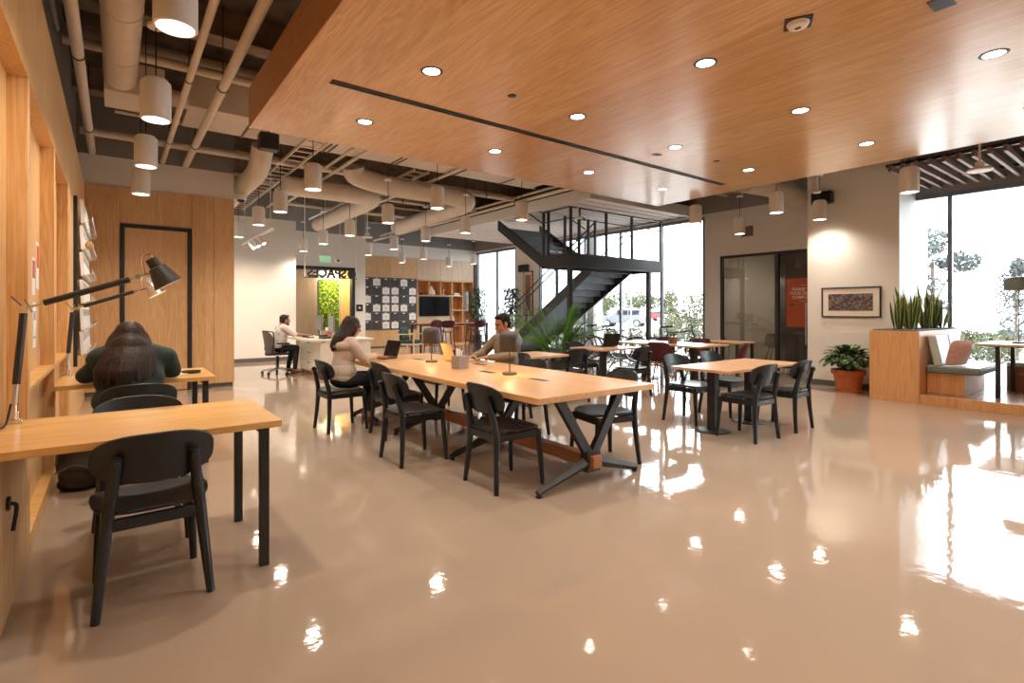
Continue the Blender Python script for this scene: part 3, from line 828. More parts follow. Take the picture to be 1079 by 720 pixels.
# ---- track light by the reception
t = thing('track_light', 'white ceiling track with lit spot heads on the reception wall', 'track light', (2.38, 12.0, 2.86))
MB().bb(-0.02, 0.02, -1.5, 1.55, 0, 0.045).build('rail', M['white2'], t)
MB().cyl((0, -1.2, 0.045), (0, -1.2, DECK-2.86), 0.008, n=6).cyl((0, 1.3, 0.045), (0, 1.3, DECK-2.86), 0.008, n=6).build('hanger_rod', M['white2'], t)
for y in (-0.35, 0.15, 0.6):
    h = MB().cyl((0.0, y, 0.0), (0.0, y, -0.07), 0.012, n=8).cyl((-0.035, y+0.02, -0.02), (0.05, y-0.05, -0.16), 0.042, 0.045, 14).build('spot_head', M['white2'], t)
    MB().cyl((0.051, y-0.051, -0.162), (0.053, y-0.053, -0.166), 0.038, n=14).build('lens', M['lens'], h)
    spot('track_beam', (2.38+0.06, 12.0+y+0.6, 2.66), 48, (1.0, 0.80, 0.58), 90, 0.9, 0.05, rot=(R(48), 0, R(-8)))
# ================================================================== CHAIRS
def make_chair():
    t = thing('dining_chair', 'x', 'chair')
    for sx in (-1, 1):
        MB().tube(bez([(sx*0.215, -0.225, 0.0), (sx*0.192, -0.205, 0.24), (sx*0.172, -0.200, 0.44), (sx*0.155, -0.228, 0.58), (sx*0.142, -0.262, 0.70)], 5),
                  [0.0185 + 0.0075*min(1, i/9) - (0.006*max(0, (i-13)/7)) for i in range(21)], 10).build('leg', M['black'], t)
    for sx in (-1, 1):
        MB().tube([(sx*0.205, 0.215, 0.0), (sx*0.185, 0.185, 0.42)], [0.017, 0.025], 10).build('leg', M['black'], t)
    # apron under the seat
    a = MB()
    a.bar((-0.185, 0.185, 0.395), (0.185, 0.185, 0.395), 0.026, 0.062)
    a.bar((-0.18, -0.20, 0.395), (0.18, -0.20, 0.395), 0.024, 0.055)
    for sx in (-1, 1):
        a.bar((sx*0.183, 0.185, 0.395), (sx*0.178, -0.20, 0.395), 0.024, 0.055)
    a.build('seat_frame', M['black'], t, bevel=0.006)
    def seat(a_, b_):
        x = 0.235*a_*(1.0-0.07*(-b_ if b_ < 0 else 0)); y = 0.225*b_
        z = 0.445 - 0.016*(1-(a_*a_))*(1-b_*b_) - 0.010*max(0, b_)**3 + 0.010*abs(a_)**3
        return (x, y, z)
    MB().shell(sup(0.62), seat, (0, 0, 0.016), 6, 44).build('seat', M['black'], t, bevel=0.004)
    def back(a_, b_):
        x = 0.236*a_
        z = 0.678 + 0.104*b_ + 0.010*(1-a_*a_)*(-1 if b_ < 0 else 1)*abs(b_)
        y = -0.248 - 0.03*b_ + 0.075*(a_*a_)
        return (x, y, z)
    MB().shell(sup(0.66), back, (0, 0.016, 0.004), 6, 52).build('backrest', M['black'], t, bevel=0.004)
    s = MB()
    for sx in (-1, 1):
        s.cyl((sx*0.143, -0.285, 0.672), (sx*0.143, -0.215, 0.680), 0.011, 0.011, 10)
    s.build('back_bolt', M['steel'], t)
    return t

CH = 'black wooden chair '
G1 = 'black wooden chairs'
chairs = [
 # x, y, rz(deg), label
 (0.14, 3.06, 2, 'tucked under the front wall desk, its back to the viewer'),
 (0.13, 3.80, 183, 'beyond the front wall desk, its back rim just showing'),
 (0.15, 4.98, 0, 'carrying the woman in the dark green sweater'),
 (2.04, 5.88, -88, 'carrying the woman in the beige sweater at the long table'),
 (2.43, 5.24, -92, 'empty, beside the seated woman in beige at the long table'),
 (2.15, 4.29, -90, 'empty at the long table, between two other empty ones'),
 (2.41, 3.27, -91, 'empty, at the corner end of the long table, nearly under the top'),
 (3.45, 3.20, 78, 'with brownish sheen across the long table at its trestle end'),
 (3.48, 4.44, 90, 'across the long table, hidden behind the mushroom lamp'),
 (3.88, 5.22, 90, 'carrying the man in the olive shirt'),
 (3.50, 6.15, 90, 'across the long table past the man in the olive shirt'),
 (5.53, 3.73, 181, 'facing the viewer across joined square tables, toward the long table'),
 (6.28, 3.73, 179, 'facing the viewer across joined square tables, toward the meeting room'),
 (5.30, 2.89, -3, 'back to the viewer at joined square tables, toward the long table'),
 (6.08, 2.88, 2, 'back to the viewer at joined square tables, toward the potted plant'),
 (5.30, 5.62, -6, 'behind the long table, covering the end of a small wooden table'),
 (6.38, 6.42, 180, 'behind the small table with the open laptop, facing the viewer'),
 (6.42, 5.38, 8, 'in front of the small table with the graphite laptop'),
]
ch0 = make_chair()
for i, (x, y, a, s) in enumerate(chairs):
    o = ch0 if i == 0 else copy_tree(ch0)
    o.location = (x, y, 0); o.rotation_euler = (0, 0, R(a)); o['label'] = CH + s; o['group'] = G1

# ================================================================== DESKS ON THE NICHE WALL
def wall_desk(y0, y1, x1, label, x0=-0.368):
    t = thing('niche_desk', label, 'desk', (0, (y0+y1)/2, 0))
    h = (y1-y0)/2
    MB().bb(x0, x1, -h, h, 0.722, 0.757).build('desk_top', M['oak_desk'], t, bevel=0.003)
    for y in (-h+0.055, h-0.055):
        MB().bb(x1-0.10, x1-0.055, y-0.022, y+0.022, 0.0, 0.72).build('leg', M['steel'], t, bevel=0.003)
    MB().bb(x1-0.10, x1-0.055, -h+0.08, h-0.08, 0.69, 0.721).bb(-0.36, x1-0.10, h-0.09, h-0.05, 0.69, 0.721).build('frame_rail', M['steel'], t, bevel=0.003)
    return t
wall_desk(2.915, 3.74, 0.70, 'oak topped wall desk with black square legs, the front one of two', -0.452)
wall_desk(5.22, 6.10, 0.71, 'oak topped wall desk where the woman in green sits')

def task_lamp(loc, rz, label, s=1.0, head='black'):
    t = thing('desk_lamp', label, 'desk lamp', loc, rz)
    m = MB().bb(-0.03, 0.03, -0.022, 0.022, 0.0, 0.02).cyl((0, 0, 0.02), (0, 0, 0.10), 0.012, n=10).cyl((0.012, 0, 0), (0.012, 0, 0.06), 0.008, n=8)
    m.build('clamp', M['chrome'], t, bevel=0.002)
    e = Vector((0.035, 0, 0.585)); w = Vector((0.49, 0.0, 0.755))
    MB().tube([(0, 0, 0.09), (0.006, 0, 0.20)], 0.011, 10).tube([(0.006, 0, 0.20), (0.033, 0, 0.56)], 0.0165, 12, mi=1).build('lower_arm', [M['alu'], M['steel']], t)
    j = MB().cyl((e.x, -0.03, e.z), (e.x, 0.03, e.z), 0.014, n=12).tube([e + Vector((-0.05, 0, 0.06)), e, e+Vector((0.09, 0, 0.032))], 0.006, 8)
    j.tube([e + Vector((0.0, 0.015, 0.05)), e+Vector((0.03, 0.015, -0.02))], 0.004, 6)
    j.build('elbow_joint', M['chrome'], t)
    d = (w-e).normalized()
    MB().tube([e+d*0.08, w-d*0.02], 0.0165, 12).build('upper_arm', M['steel'], t)
    hj = MB().tube([w-d*0.02, w+d*0.095], 0.008, 8).cyl((w.x+0.02, -0.02, w.z+0.01), (w.x+0.02, 0.02, w.z+0.01), 0.014, n=10)
    hj.tube(bez([w+Vector((0.05, 0, 0.03)), w+Vector((0.04, 0, 0.12)), w+Vector((0.08, 0, 0.14)), w+Vector((0.105, 0, 0.10))], 5), 0.004, 6)
    hj.build('head_joint', M['chrome'], t)
    c = w + Vector((0.10, 0, 0.080))
    ax = Vector((0.51, -0.05, -0.86)).normalized()
    def P(k):
        return c + ax*k
    sh = MB().tube([P(-0.045), P(-0.04), P(0.012), P(0.016), P(0.128)], [0.001, 0.030, 0.034, 0.044, 0.078], 24, cap=False)
    sh.tube([P(0.128), P(0.124), P(0.02), P(0.015)], [0.078, 0.075, 0.040, 0.001], 24, mi=1, cap=False)
    sh.build('lamp_shade', [M['steel'] if head == 'black' else M['alu'], M['lamp_in']], t)
    MB().sphere(P(0.06), 0.022, 10).build('bulb', M['bulb'] if head != 'black' else M['lamp_in'], t)
    return t
task_lamp((-0.405, 3.64, 0.757), R(0), 'black swing arm desk lamp clamped to the front wall desk')
task_lamp((-0.33, 6.0, 0.757), R(-6), 'silver headed swing arm desk lamp on the second wall desk behind the woman in green', head='alu')
c = MB().tube(bez([(-0.44, 3.30, 0.80), (-0.435, 3.42, 0.775), (-0.425, 3.54, 0.775), (-0.415, 3.61, 0.86)], 6), 0.005, 6)
tag(c.build('lamp_cord', M['rubber']), 'black lamp cord lying behind the front desk lamp', 'cord')
t = thing('cable_grommet', 'black cable grommet in the panel below the front wall desk', 'grommet', (-0.37, 3.10, 0.50))
MB().cyl((0, 0, 0), (0.012, 0, 0), 0.03, n=18).build('ring', M['steel'], t)
MB().tube(bez([(0.012, 0, 0), (0.03, 0.01, -0.02), (0.02, 0.0, -0.12)], 6), 0.008, 8).build('cable', M['rubber'], t)

# papers pinned in the niche and the brochure rack
for (y, z, w, h, m, s) in ((4.93, 1.57, 0.16, 0.26, 'paper', 'narrow white leaflet pinned in the niche, upper one without red'),
                           (5.16, 1.66, 0.15, 0.34, 'paper', 'white leaflet with a red printed block pinned in the niche'),
                           (4.98, 1.23, 0.17, 0.32, 'paper', 'long white leaflet pinned low in the niche above the ledge'),
                           (5.27, 0.99, 0.06, 0.13, 'pink', 'small pinkish card standing on the niche ledge')):
    t = thing('pinned_leaflet', s, 'leaflet', (-0.4545, y, z))
    MB().bb(0, 0.003, -w/2, w/2, -h/2, h/2).build('sheet', M[m], t)
    if 'red' in s:
        MB().bb(0.003, 0.0045, -w*0.4, w*0.4, -h*0.05, h*0.42).build('print', M['redprint'], t)
    elif m == 'paper':
        MB().bb(0.003, 0.0045, -w*0.3, w*0.3, h*0.1, h*0.3).bb(0.003, 0.0045, -w*0.3, w*0.3, -h*0.3, -h*0.25).build('print', M['inkgrey'], t)
RX = -0.37
t = thing('brochure_rack', 'wall rack of wire shelves with black upright on the oak niche wall', 'rack', (RX, 8.6, 0))
Y0, Y1 = -0.95, 0.95
MB().bb(0.0, 0.035, Y0-0.03, Y0, 0.70, 2.62).build('upright', M['steel'], t, bevel=0.003)
MB().bb(0.0, 0.035, Y1, Y1+0.03, 0.70, 2.62).build('upright', M['steel'], t, bevel=0.003)
tiers = [0.86, 1.14, 1.45, 1.76, 2.06, 2.36]
for z in tiers:
    w = MB()
    for k in range(5):
        q = k/4
        w.tube([(0.03+0.13*q, Y0, z-0.04+0.03*q), (0.03+0.13*q, Y1, z-0.04+0.03*q)], 0.005, 6)
    for k in range(12):
        y = Y0 + (Y1-Y0)*(k+0.5)/12
        w.tube([(0.005, y, z-0.045), (0.16, y, z-0.01), (0.165, y, z+0.05)], 0.0045, 6)
    w.tube([(0.165, Y0, z+0.05), (0.165, Y1, z+0.05)], 0.004, 6)
    w.build('wire_shelf', M['chrome'], t)
bro = MB().bb(0, 0.030, -0.11, 0.11, 0, 0.265)
b0 = None
for z in tiers:
    for k in range(8):
        y = 8.6 + Y0 + 0.11 + k*0.24
        if b0 is None:
            b0 = thing('brochure', 'white brochure standing in the wire wall rack', 'brochure', (0, 0, 0), 0, 'brochures in the wire wall rack')
            bro.build('cover', M['paper'], b0)
            MB().bb(0.030, 0.0315, -0.08, 0.08, 0.16, 0.24).build('print', M['inkgrey'], b0)
            o = b0
        else:
            o = copy_tree(b0)
        o.location = (RX+0.065, y, z-0.033)
        o.rotation_euler = (0, R(-3), 0)
tag(MB().sphere((0, 0, 0.05), 0.05, 12, sc=(0.8, 0.8, 1)).cyl((0, 0, 0), (0, 0, 0.02), 0.03).build('orange_toy', M['yellow'], None, (RX+0.135, 7.80, 2.04)), 'small orange figure among brochures in the wire wall rack', 'ornament')

# things on and under the desks
t = thing('notebook', 'open white pages on the second wall desk beside the woman in green', 'notebook', (0.36, 5.62, 0.757), 0.2)
MB().bb(-0.15, 0, -0.1, 0.1, 0, 0.006).bb(0.0, 0.15, -0.1, 0.1, 0, 0.005).build('page_block', M['paper'], t, bevel=0.001)
t = thing('coaster', 'small round dark tray on the second wall desk', 'tray', (0.56, 5.62, 0.757))
MB().lathe([(0, 0), (0.07, 0), (0.08, 0.02), (0.074, 0.02), (0.066, 0.006), (0, 0.006)], n=24).build('dish', M['bag'], t)
t = thing('backpack', 'dark brown backpack standing on the floor by the niche wall', 'backpack', (-0.19, 5.08, 0), R(-14))
blob('body', [('e', (0, 0, 0.19), (0.165, 0.10, 0.19)), ('e', (0, -0.07, 0.13), (0.13, 0.08, 0.12)), ('e', (0, 0.02, 0.34), (0.12, 0.07, 0.09)), ('c', (-0.11, 0, 0.04), (0.11, 0, 0.04), 0.05, 0.05)], M['bag'], t, 0.012, 4)
MB().tube(bez([(-0.12, -0.15, 0.16), (0, -0.165, 0.21), (0.12, -0.15, 0.16)], 6), 0.006, 6).tube(bez([(-0.14, -0.07, 0.20), (-0.10, -0.10, 0.34), (0.10, -0.10, 0.34), (0.14, -0.07, 0.20)], 6), 0.006, 6).build('zip_seam', M['base'], t)
MB().tube(bez([(-0.05, 0.02, 0.42), (-0.04, 0.02, 0.47), (0.04, 0.02, 0.47), (0.05, 0.02, 0.42)], 5), 0.009, 8).build('carry_handle', M['bag'], t)
MB().tube(bez([(0.14, -0.02, 0.36), (0.20, -0.05, 0.22), (0.15, -0.06, 0.05)], 6), 0.012, 8).build('shoulder_strap', M['bag'], t)

# ================================================================== LONG TABLE
LX0, LX1, LY0, LY1, LZ = 2.29, 3.54, 2.72, 6.62, 0.73
cx = (LX0+LX1)/2
t = thing('long_table', 'long oak shared table on black trestles with a walnut beam', 'table', (cx, (LY0+LY1)/2, 0))
hx, hy = (LX1-LX0)/2, (LY1-LY0)/2
MB().bb(-hx, hx, -hy, hy, LZ-0.045, LZ).build('table_top', M['oak_table'], t, bevel=0.003)
for y in (2.84, 4.03, 5.22, 6.42):
    yy = y-(LY0+LY1)/2
    m = MB()
    for sx in (-1, 1):
        m.bar((sx*0.0, yy, 0.19), (sx*0.335, yy, LZ-0.05), 0.075, 0.045, up=(0, 1, 0))
        m.tube([(0, yy, 0.185), (sx*0.535, yy, 0.034)], [0.050, 0.026], 4)
        m.cyl((sx*0.52, yy, 0.0), (sx*0.52, yy, 0.02), 0.022, n=10)
    m.bb(-0.07, 0.07, yy-0.04, yy+0.04, 0.10, 0.26)
    m.bb(-0.42, 0.42, yy-0.03, yy+0.03, LZ-0.062, LZ-0.0455)
    m.build('trestle', M['steel'], t, bevel=0.004)
bm_ = MB().bb(-0.045, 0.045, -hy+0.04, hy-0.04, 0.135, 0.225)
bm_.build('beam', M['oak_beam'], t, bevel=0.003)
for (x, y, s) in ((2.98, 5.83, 'far'), (3.25, 4.88, ''), (2.90, 4.22, ''), (2.93, 3.48, '')):
    g = MB().bb(-0.032, 0.032, -0.11, 0.11, -0.0005, 0.002)
    g.build('power_flap', M['steel'], t, (x-cx, y-(LY0+LY1)/2, LZ))

def mushroom(loc, label, H=0.41, lit=True, m='lampgrey', k=1.0):
    t = thing('mushroom_lamp', label, 'table lamp', loc)
    MB().lathe([(0, 0), (0.068, 0), (0.07, 0.004), (0.07, 0.018), (0.066, 0.022), (0, 0.022)], n=28).build('base', M[m], t)
    MB().cyl((0, 0, 0.022), (0, 0, H-0.03), 0.0055, n=10).build('stem', M['steel'], t)
    prof = [(0.102, H-0.19), (0.104, H-0.185), (0.104, H-0.07), (0.098, H-0.04), (0.082, H-0.015), (0.055, H-0.003), (0.0, H)]
    inn = [(0.0, H-0.008), (0.053, H-0.011), (0.078, H-0.023), (0.093, H-0.045), (0.099, H-0.072), (0.099, H-0.19)]
    prof = [(a*k, b) for a, b in prof]; inn = [(a*k, b) for a, b in inn]
    MB().lathe(prof, n=32).lathe(inn, n=32, mi=1).lathe([(0.099*k, H-0.19), (0.102*k, H-0.19)], n=32).build('lamp_shade', [M[m], M['lamp_in']], t)
    MB().sphere((0, 0, H-0.10), 0.024, 12).build('bulb', M['bulb'] if lit else M['lamp_in'], t)
    if lit:
        l = bpy.data.lights.new('lamp_glow', 'POINT'); l.energy = 3.5; l.color = (1.0, 0.72, 0.38); l.shadow_soft_size = 0.03
        lo = bpy.data.objects.new('lamp_glow', l); COL.objects.link(lo); lo.location = (loc[0], loc[1], loc[2]+H-0.15)
    return t
mushroom((2.94, 5.42, LZ), 'grey dome table lamp on the long table, the one by the dark laptop')
mushroom((2.95, 3.92, LZ), 'grey dome table lamp on the long table in front of the man in olive')
t = thing('tissue_cube', 'small grey cube box on the long table before the golden laptop', 'box', (2.86, 4.66, LZ), R(8))
MB().bb(-0.065, 0.065, -0.065, 0.065, 0, 0.13).build('box_body', M['cube'], t, bevel=0.003)
MB().bb(-0.03, -0.012, -0.02, 0.03, 0.128, 0.205).bb(-0.005, 0.01, -0.03, 0.02, 0.128, 0.185).build('tissue', M['paper'], t)
def laptop(loc, rz, label, m, tilt=18, w=0.32, scr='screen'):
    t = thing('laptop', label, 'laptop', loc, rz)
    MB().bb(-w/2, w/2, -0.11, 0.11, 0.004, 0.016).build('keyboard_base', M[m], t, bevel=0.003)
    q = Matrix.Rotation(R(-tilt), 3, 'X')
    c0 = Vector((0, 0.11, 0.016))
    MB().box(c0 + q @ Vector((0, 0, 0.108)), (w, 0.008, 0.212), rot=q).build('lid', M[m], t, bevel=0.002)
    MB().box(c0 + q @ Vector((0, -0.0047, 0.11)), (w-0.02, 0.0015, 0.19), rot=q).build('screen', M[scr], t)
    return t
laptop((2.68, 6.22, LZ), R(-82), 'dark open laptop before the woman in beige on the long table', 'lap_dark')
laptop((3.24, 5.30, LZ), R(82), 'golden lidded open laptop before the man in olive', 'lap_gold')
laptop((6.55, 6.02, 0.73), R(172), 'graphite open laptop on the small table near the bicycles', 'lap_grey')

# ================================================================== SMALL TABLES
def cafe_table(loc, w, d, label, h=0.72, base='round', rz=0.0, top='oak_small'):
    t = thing('cafe_table', label, 'table', loc, rz)
    MB().bb(-w/2, w/2, -d/2, d/2, h-0.028, h).build('table_top', M[top], t, bevel=0.003)
    MB().bb(-0.045, 0.045, 0.025, 0.115, 0.016, h-0.04).bb(-0.18, 0.18, -0.14, 0.22, h-0.042, h-0.0285).build('column', M['steel'], t, bevel=0.003)
    MB().lathe([(0, 0), (0.185, 0), (0.185, 0.008), (0.17, 0.014), (0, 0.017)], (0, 0.08, 0), 36).build('base_plate', M['steel'], t)
    return t
cafe_table((5.265, 3.19, 0), 0.775, 0.68, 'square cafe table joined to another, the half toward the long table', base='round')
cafe_table((6.045, 3.19, 0), 0.775, 0.68, 'square cafe table joined to another, the half toward the potted plant')
cafe_table((4.68, 5.68, 0), 0.72, 0.72, 'small square cafe table right behind the long table')
cafe_table((6.42, 5.90, 0), 0.95, 0.72, 'small cafe table carrying the open graphite laptop', 0.73)
t = thing('meeting_table', 'pale topped table with maroon chairs before the meeting room glass', 'table', (8.35, 6.1, 0))
MB().bb(-0.48, 0.48, -0.95, 0.95, 0.69, 0.72).build('table_top', M['oak_small'], t, bevel=0.004)
for y in (-0.55, 0.55):
    MB().bb(-0.05, 0.05, y-0.05, y+0.05, 0.015, 0.689).build('column', M['steel'], t, bevel=0.003)
    MB().lathe([(0, 0), (0.28, 0), (0.28, 0.008), (0.25, 0.014), (0, 0.017)], (0, y, 0), 32).build('base_plate', M['steel'], t)
t = thing('side_desk', 'narrow oak desk with black square legs beside the meeting room glass', 'desk', (9.72, 5.72, 0))
MB().bb(-0.3, 0.3, -0.42, 0.42, 0.69, 0.72).build('desk_top', M['oak_small'], t, bevel=0.003)
for sx in (-1, 1):
    for sy in (-1, 1):
        MB().bb(sx*0.27-0.025, sx*0.27+0.025, sy*0.38-0.025, sy*0.38+0.025, 0, 0.689).build('leg', M['steel'], t, bevel=0.003)
t = thing('cube_planter', 'small brown cube planter on the pale meeting table', 'planter', (8.28, 5.95, 0.72))
MB().bb(-0.06, 0.06, -0.06, 0.06, 0, 0.12).build('pot', M['brownpaper'], t, bevel=0.003)
lf = MB()
for k in range(9):
    a = k*2.4
    p = Vector((0.03*math.cos(a), 0.03*math.sin(a), 0.12)); q = p + Vector((0.06*math.cos(a), 0.06*math.sin(a), 0.06+0.02*(k % 3)))
    sd = Vector((-math.sin(a), math.cos(a), 0))*0.022
    lf.quad(p, (p+q)/2+sd, q, (p+q)/2-sd)
lf.build('foliage', M['leaf_dark'], t)

def make_shell_chair():
    t = thing('shell_chair', 'x', 'chair')
    def seat(a, b):
        return (0.225*a, 0.21*b + 0.01, 0.44 + 0.03*a*a + (0.05*max(0, -b-0.55)))
    MB().shell(sup(0.7), seat, (0, 0, 0.014), 5, 36).build('seat', M['maroon'], t)
    def back(a, b):
        w = 0.24 - 0.035*b
        return (w*a, -0.215 - 0.055*b + 0.11*a*a, 0.605 + 0.175*b)
    MB().shell(sup(0.5), back, (0, 0.014, 0.003), 6, 40).build('backrest', M['maroon'], t)
    for sx in (-1, 1):
        for sy in (-1, 1):
            MB().tube([(sx*0.225, sy*0.215, 0), (sx*0.13, sy*0.13, 0.435)], [0.012, 0.02], 10).build('leg', M['wood_leg'], t)
    return t
sc0 = make_shell_chair()
SC = [(7.76, 5.82, -70, 'maroon shell chair with oak legs, its back to the viewer at the pale meeting table'),
      (8.42, 4.86, 28, 'maroon shell chair at the end of the pale meeting table, before the glass'),
      (9.02, 6.75, 100, 'maroon shell chair across the pale meeting table, toward the stairs'),
      (9.08, 5.98, 84, 'maroon shell chair across the pale meeting table, beside the narrow desk')]
for i, (x, y, a, s) in enumerate(SC):
    o = sc0 if i == 0 else copy_tree(sc0)
    o.location = (x, y, 0); o.rotation_euler = (0, 0, R(a)); o['label'] = s; o['group'] = 'maroon shell chairs'

# ---- high table, stools and armchair before the bookcase
t = thing('high_table', 'black framed high table with maroon stools before the bookcase', 'table', (8.95, 15.2, 0))
MB().bb(-1.3, 1.3, -0.35, 0.35, 0.88, 0.92).build('table_top', M['oak_beam'], t, bevel=0.004)
for sx in (-1, 1):
    for sy in (-1, 1):
        MB().bb(sx*1.26-0.03, sx*1.26+0.03, sy*0.31-0.03, sy*0.31+0.03, 0, 0.879).build('leg', M['steel'], t, bevel=0.003)
MB().bb(-1.22, 1.22, -0.335, -0.305, 0.84, 0.879).bb(-1.22, 1.22, 0.305, 0.335, 0.84, 0.879).build('frame_rail', M['steel'], t, bevel=0.003)
def make_stool():
    t = thing('counter_stool', 'x', 'stool')
    def seat(a, b):
        return (0.2*a, 0.19*b, 0.64+0.015*a*a)
    MB().shell(sup(0.65), seat, (0, 0, 0.02), 5, 32).build('seat', M['maroon'], t)
    def back(a, b):
        return (0.225*a, -0.21 - 0.03*b + 0.08*a*a, 0.90+0.12*b)
    MB().shell(sup(0.66), back, (0, 0.016, 0.003), 5, 40).build('backrest', M['maroon'], t)
    for sx in (-1, 1):
        MB().tube(bez([(sx*0.22, -0.22, 0), (sx*0.17, -0.18, 0.62), (sx*0.13, -0.23, 0.92)], 5), 0.017, 8).build('leg', M['maroon'], t)
        MB().tube([(sx*0.21, 0.21, 0), (sx*0.165, 0.16, 0.63)], 0.017, 8).build('leg', M['maroon'], t)
    f = MB()
    for a, b in (((-0.2, 0.2, 0.22), (0.2, 0.2, 0.22)), ((-0.2, -0.2, 0.22), (0.2, -0.2, 0.22)), ((-0.2, -0.2, 0.26), (-0.2, 0.2, 0.26)), ((0.2, -0.2, 0.26), (0.2, 0.2, 0.26))):
        f.tube([a, b], 0.011, 8)
    f.build('footrest', M['maroon'], t)
    return t
st0 = make_stool()
ST = [(8.02, 14.66, 10, 'maroon counter stool at the high table, closest to its black end leg'), (8.54, 14.72, -14, 'maroon counter stool overlapping its neighbour at the high table'),
      (9.72, 14.72, 0, 'maroon counter stool at the high table, seen just before the man in olive'), (10.35, 15.95, 175, 'maroon counter stool across the high table, behind the man in olive'), (8.9, 15.9, 182, 'maroon counter stool on the bookcase side of the high table')]
for i, (x, y, a, s) in enumerate(ST):
    o = st0 if i == 0 else copy_tree(st0)
    o.location = (x, y, 0); o.rotation_euler = (0, 0, R(a)); o['label'] = s; o['group'] = 'maroon counter stools'
t = thing('armchair', 'pale wooden armchair with dark green cushions before the oak boards', 'armchair', (7.22, 14.65, 0), R(215))
for sx in (-1, 1):
    MB().bb(sx*0.29-0.02, sx*0.29+0.02, 0.24, 0.28, 0, 0.60).build('leg', M['palewood'], t, bevel=0.005)
    MB().bar((sx*0.29, -0.30, 0.0), (sx*0.29, -0.24, 0.62), 0.04, 0.04).build('leg', M['palewood'], t, bevel=0.005)
    MB().bb(sx*0.29-0.03, sx*0.29+0.03, -0.28, 0.30, 0.60, 0.63).build('armrest', M['palewood'], t, bevel=0.008)
MB().bb(-0.27, 0.27, -0.26, 0.26, 0.28, 0.33).bar((-0.27, -0.27, 0.72), (0.27, -0.27, 0.72), 0.03, 0.06).build('frame', M['palewood'], t, bevel=0.006)
MB().bb(-0.26, 0.26, -0.25, 0.26, 0.33, 0.44).build('seat_cushion', M['teal'], t, bevel=0.03, seg=3)
MB().box((0, -0.24, 0.62), (0.5, 0.11, 0.40), rot=Matrix.Rotation(R(12), 3, 'X')).build('back_cushion', M['teal'], t, bevel=0.04, seg=3)

# ================================================================== CLIPBOARD WALL, BOOKCASE
GRID = ["01001 0", ]
GR = ["010010", "001101", "101101", "011110", "101001", "001100"]
rowsn = ['top row', 'second row', 'third row', 'fourth row', 'fifth row', 'bottom row']
colsn = ['first column by the white column', 'second column', 'third column', 'fourth column', 'fifth column', 'last column by the bookcase']
PX0, PW, PZ1, PH = 6.985, 0.355, 2.52, 0.312
tag(MB().bb(6.78, 9.12, 17.985, 17.998, 0.62, 2.54).build('backing_board', M['brownpaper'], None), 'brown backing board on the oak boards, covered with wall pockets', 'board')
pk = [None, None]
for r in range(6):
    for c in range(6):
        f = int(GR[r][c])
        if pk[f] is None:
            t = thing('paper_pocket', 'x', 'wall pocket')
            MB().bb(-0.165, 0.165, -0.014, 0, -0.142, 0.142).build('tile', M['pocket'], t, bevel=0.003)
            if f:
                MB().bb(-0.135, 0.135, -0.019, -0.014, -0.125, 0.115).build('sheet', M['paper'], t)
                MB().bb(-0.04, 0.04, -0.024, -0.014, 0.105, 0.14).build('clip', M['paper'], t, bevel=0.002)
                MB().bb(-0.06, 0.06, -0.0205, -0.019, -0.005, 0.012).bb(-0.04, 0.05, -0.0205, -0.019, -0.055, -0.042).build('print', M['inkgrey'], t)
            else:
                MB().bb(-0.045, 0.045, -0.019, -0.014, 0.10, 0.135).build('clip', M['paper'], t, bevel=0.002)
            pk[f] = t; o = t
        else:
            o = copy_tree(pk[f])
        o.location = (PX0+0.18+c*PW, 17.985, PZ1-0.157-r*PH)
        o['label'] = ('charcoal wall pocket holding a white sheet, ' if f else 'empty charcoal wall pocket with white clip, ') + rowsn[r] + ', ' + colsn[c]
        o['group'] = 'wall pockets on the oak boards'
t = thing('bookcase', 'oak cubbyhole bookcase around the television', 'bookcase', (9.14, 18.0, 0))
W_, Hh = 2.56, 2.51
cw = W_/5
f = MB()
f.bb(0, W_, 0.34, 0.36, 0, Hh)
f.bb(0, W_, 0, 0.34, Hh-0.035, Hh).bb(0, W_, 0, 0.34, 0, 0.06)
for i in range(6):
    x = i*cw
    xa = min(max(x-0.0175, 0), W_-0.035)
    z0 = 1.93 if i in (1, 2) else 0.06
    f.bb(xa, xa+0.035, 0, 0.34, z0, Hh-0.035)
f.build('carcass', M['oak_box'], t, bevel=0.002)
f = MB().bb(0.018, 3*cw-0.018, 0, 0.34, 1.895, 1.93)
f.bb(3*cw+0.018, 4*cw-0.018, 0, 0.34, 1.895, 1.93)
for x in (3, 4):
    for z in (1.33, 0.72):
        f.bb(x*cw+0.018, (x+1)*cw-0.018, 0, 0.34, z, z+0.035)
f.build('shelf', M['palewood'], t, bevel=0.002)
MB().bb(0.018, 3*cw-0.018, 0.05, 0.07, 0.06, 1.89).build('television_panel', M['oak_pale'], t)
t = thing('television', 'black flat television in the bookcase', 'television', (9.14+1.5*cw, 18.05, 1.50))
MB().bb(-0.66, 0.66, -0.05, -0.005, -0.38, 0.38).build('housing', M['steel'], t, bevel=0.006)
MB().bb(-0.645, 0.645, -0.052, -0.05, -0.365, 0.365).build('screen', M['screen'], t)
bx = lambda i: 9.14 + (i+0.5)*cw
t = thing('decor_hand', 'white sculpture in the second top cubby of the bookcase', 'ornament', (bx(1)-0.05, 18.14, 1.955))
blob('figure', [('e', (0, 0, 0.10), (0.13, 0.07, 0.12)), ('e', (-0.04, 0, 0.22), (0.07, 0.06, 0.11)), ('c', (0.05, 0, 0.1), (0.12, 0, 0.02), 0.05, 0.03)], M['paper'], t, 0.014, 3)
t = thing('candle_figure', 'pale slim figure in the third top cubby of the bookcase', 'ornament', (bx(2)-0.05, 18.14, 1.934))
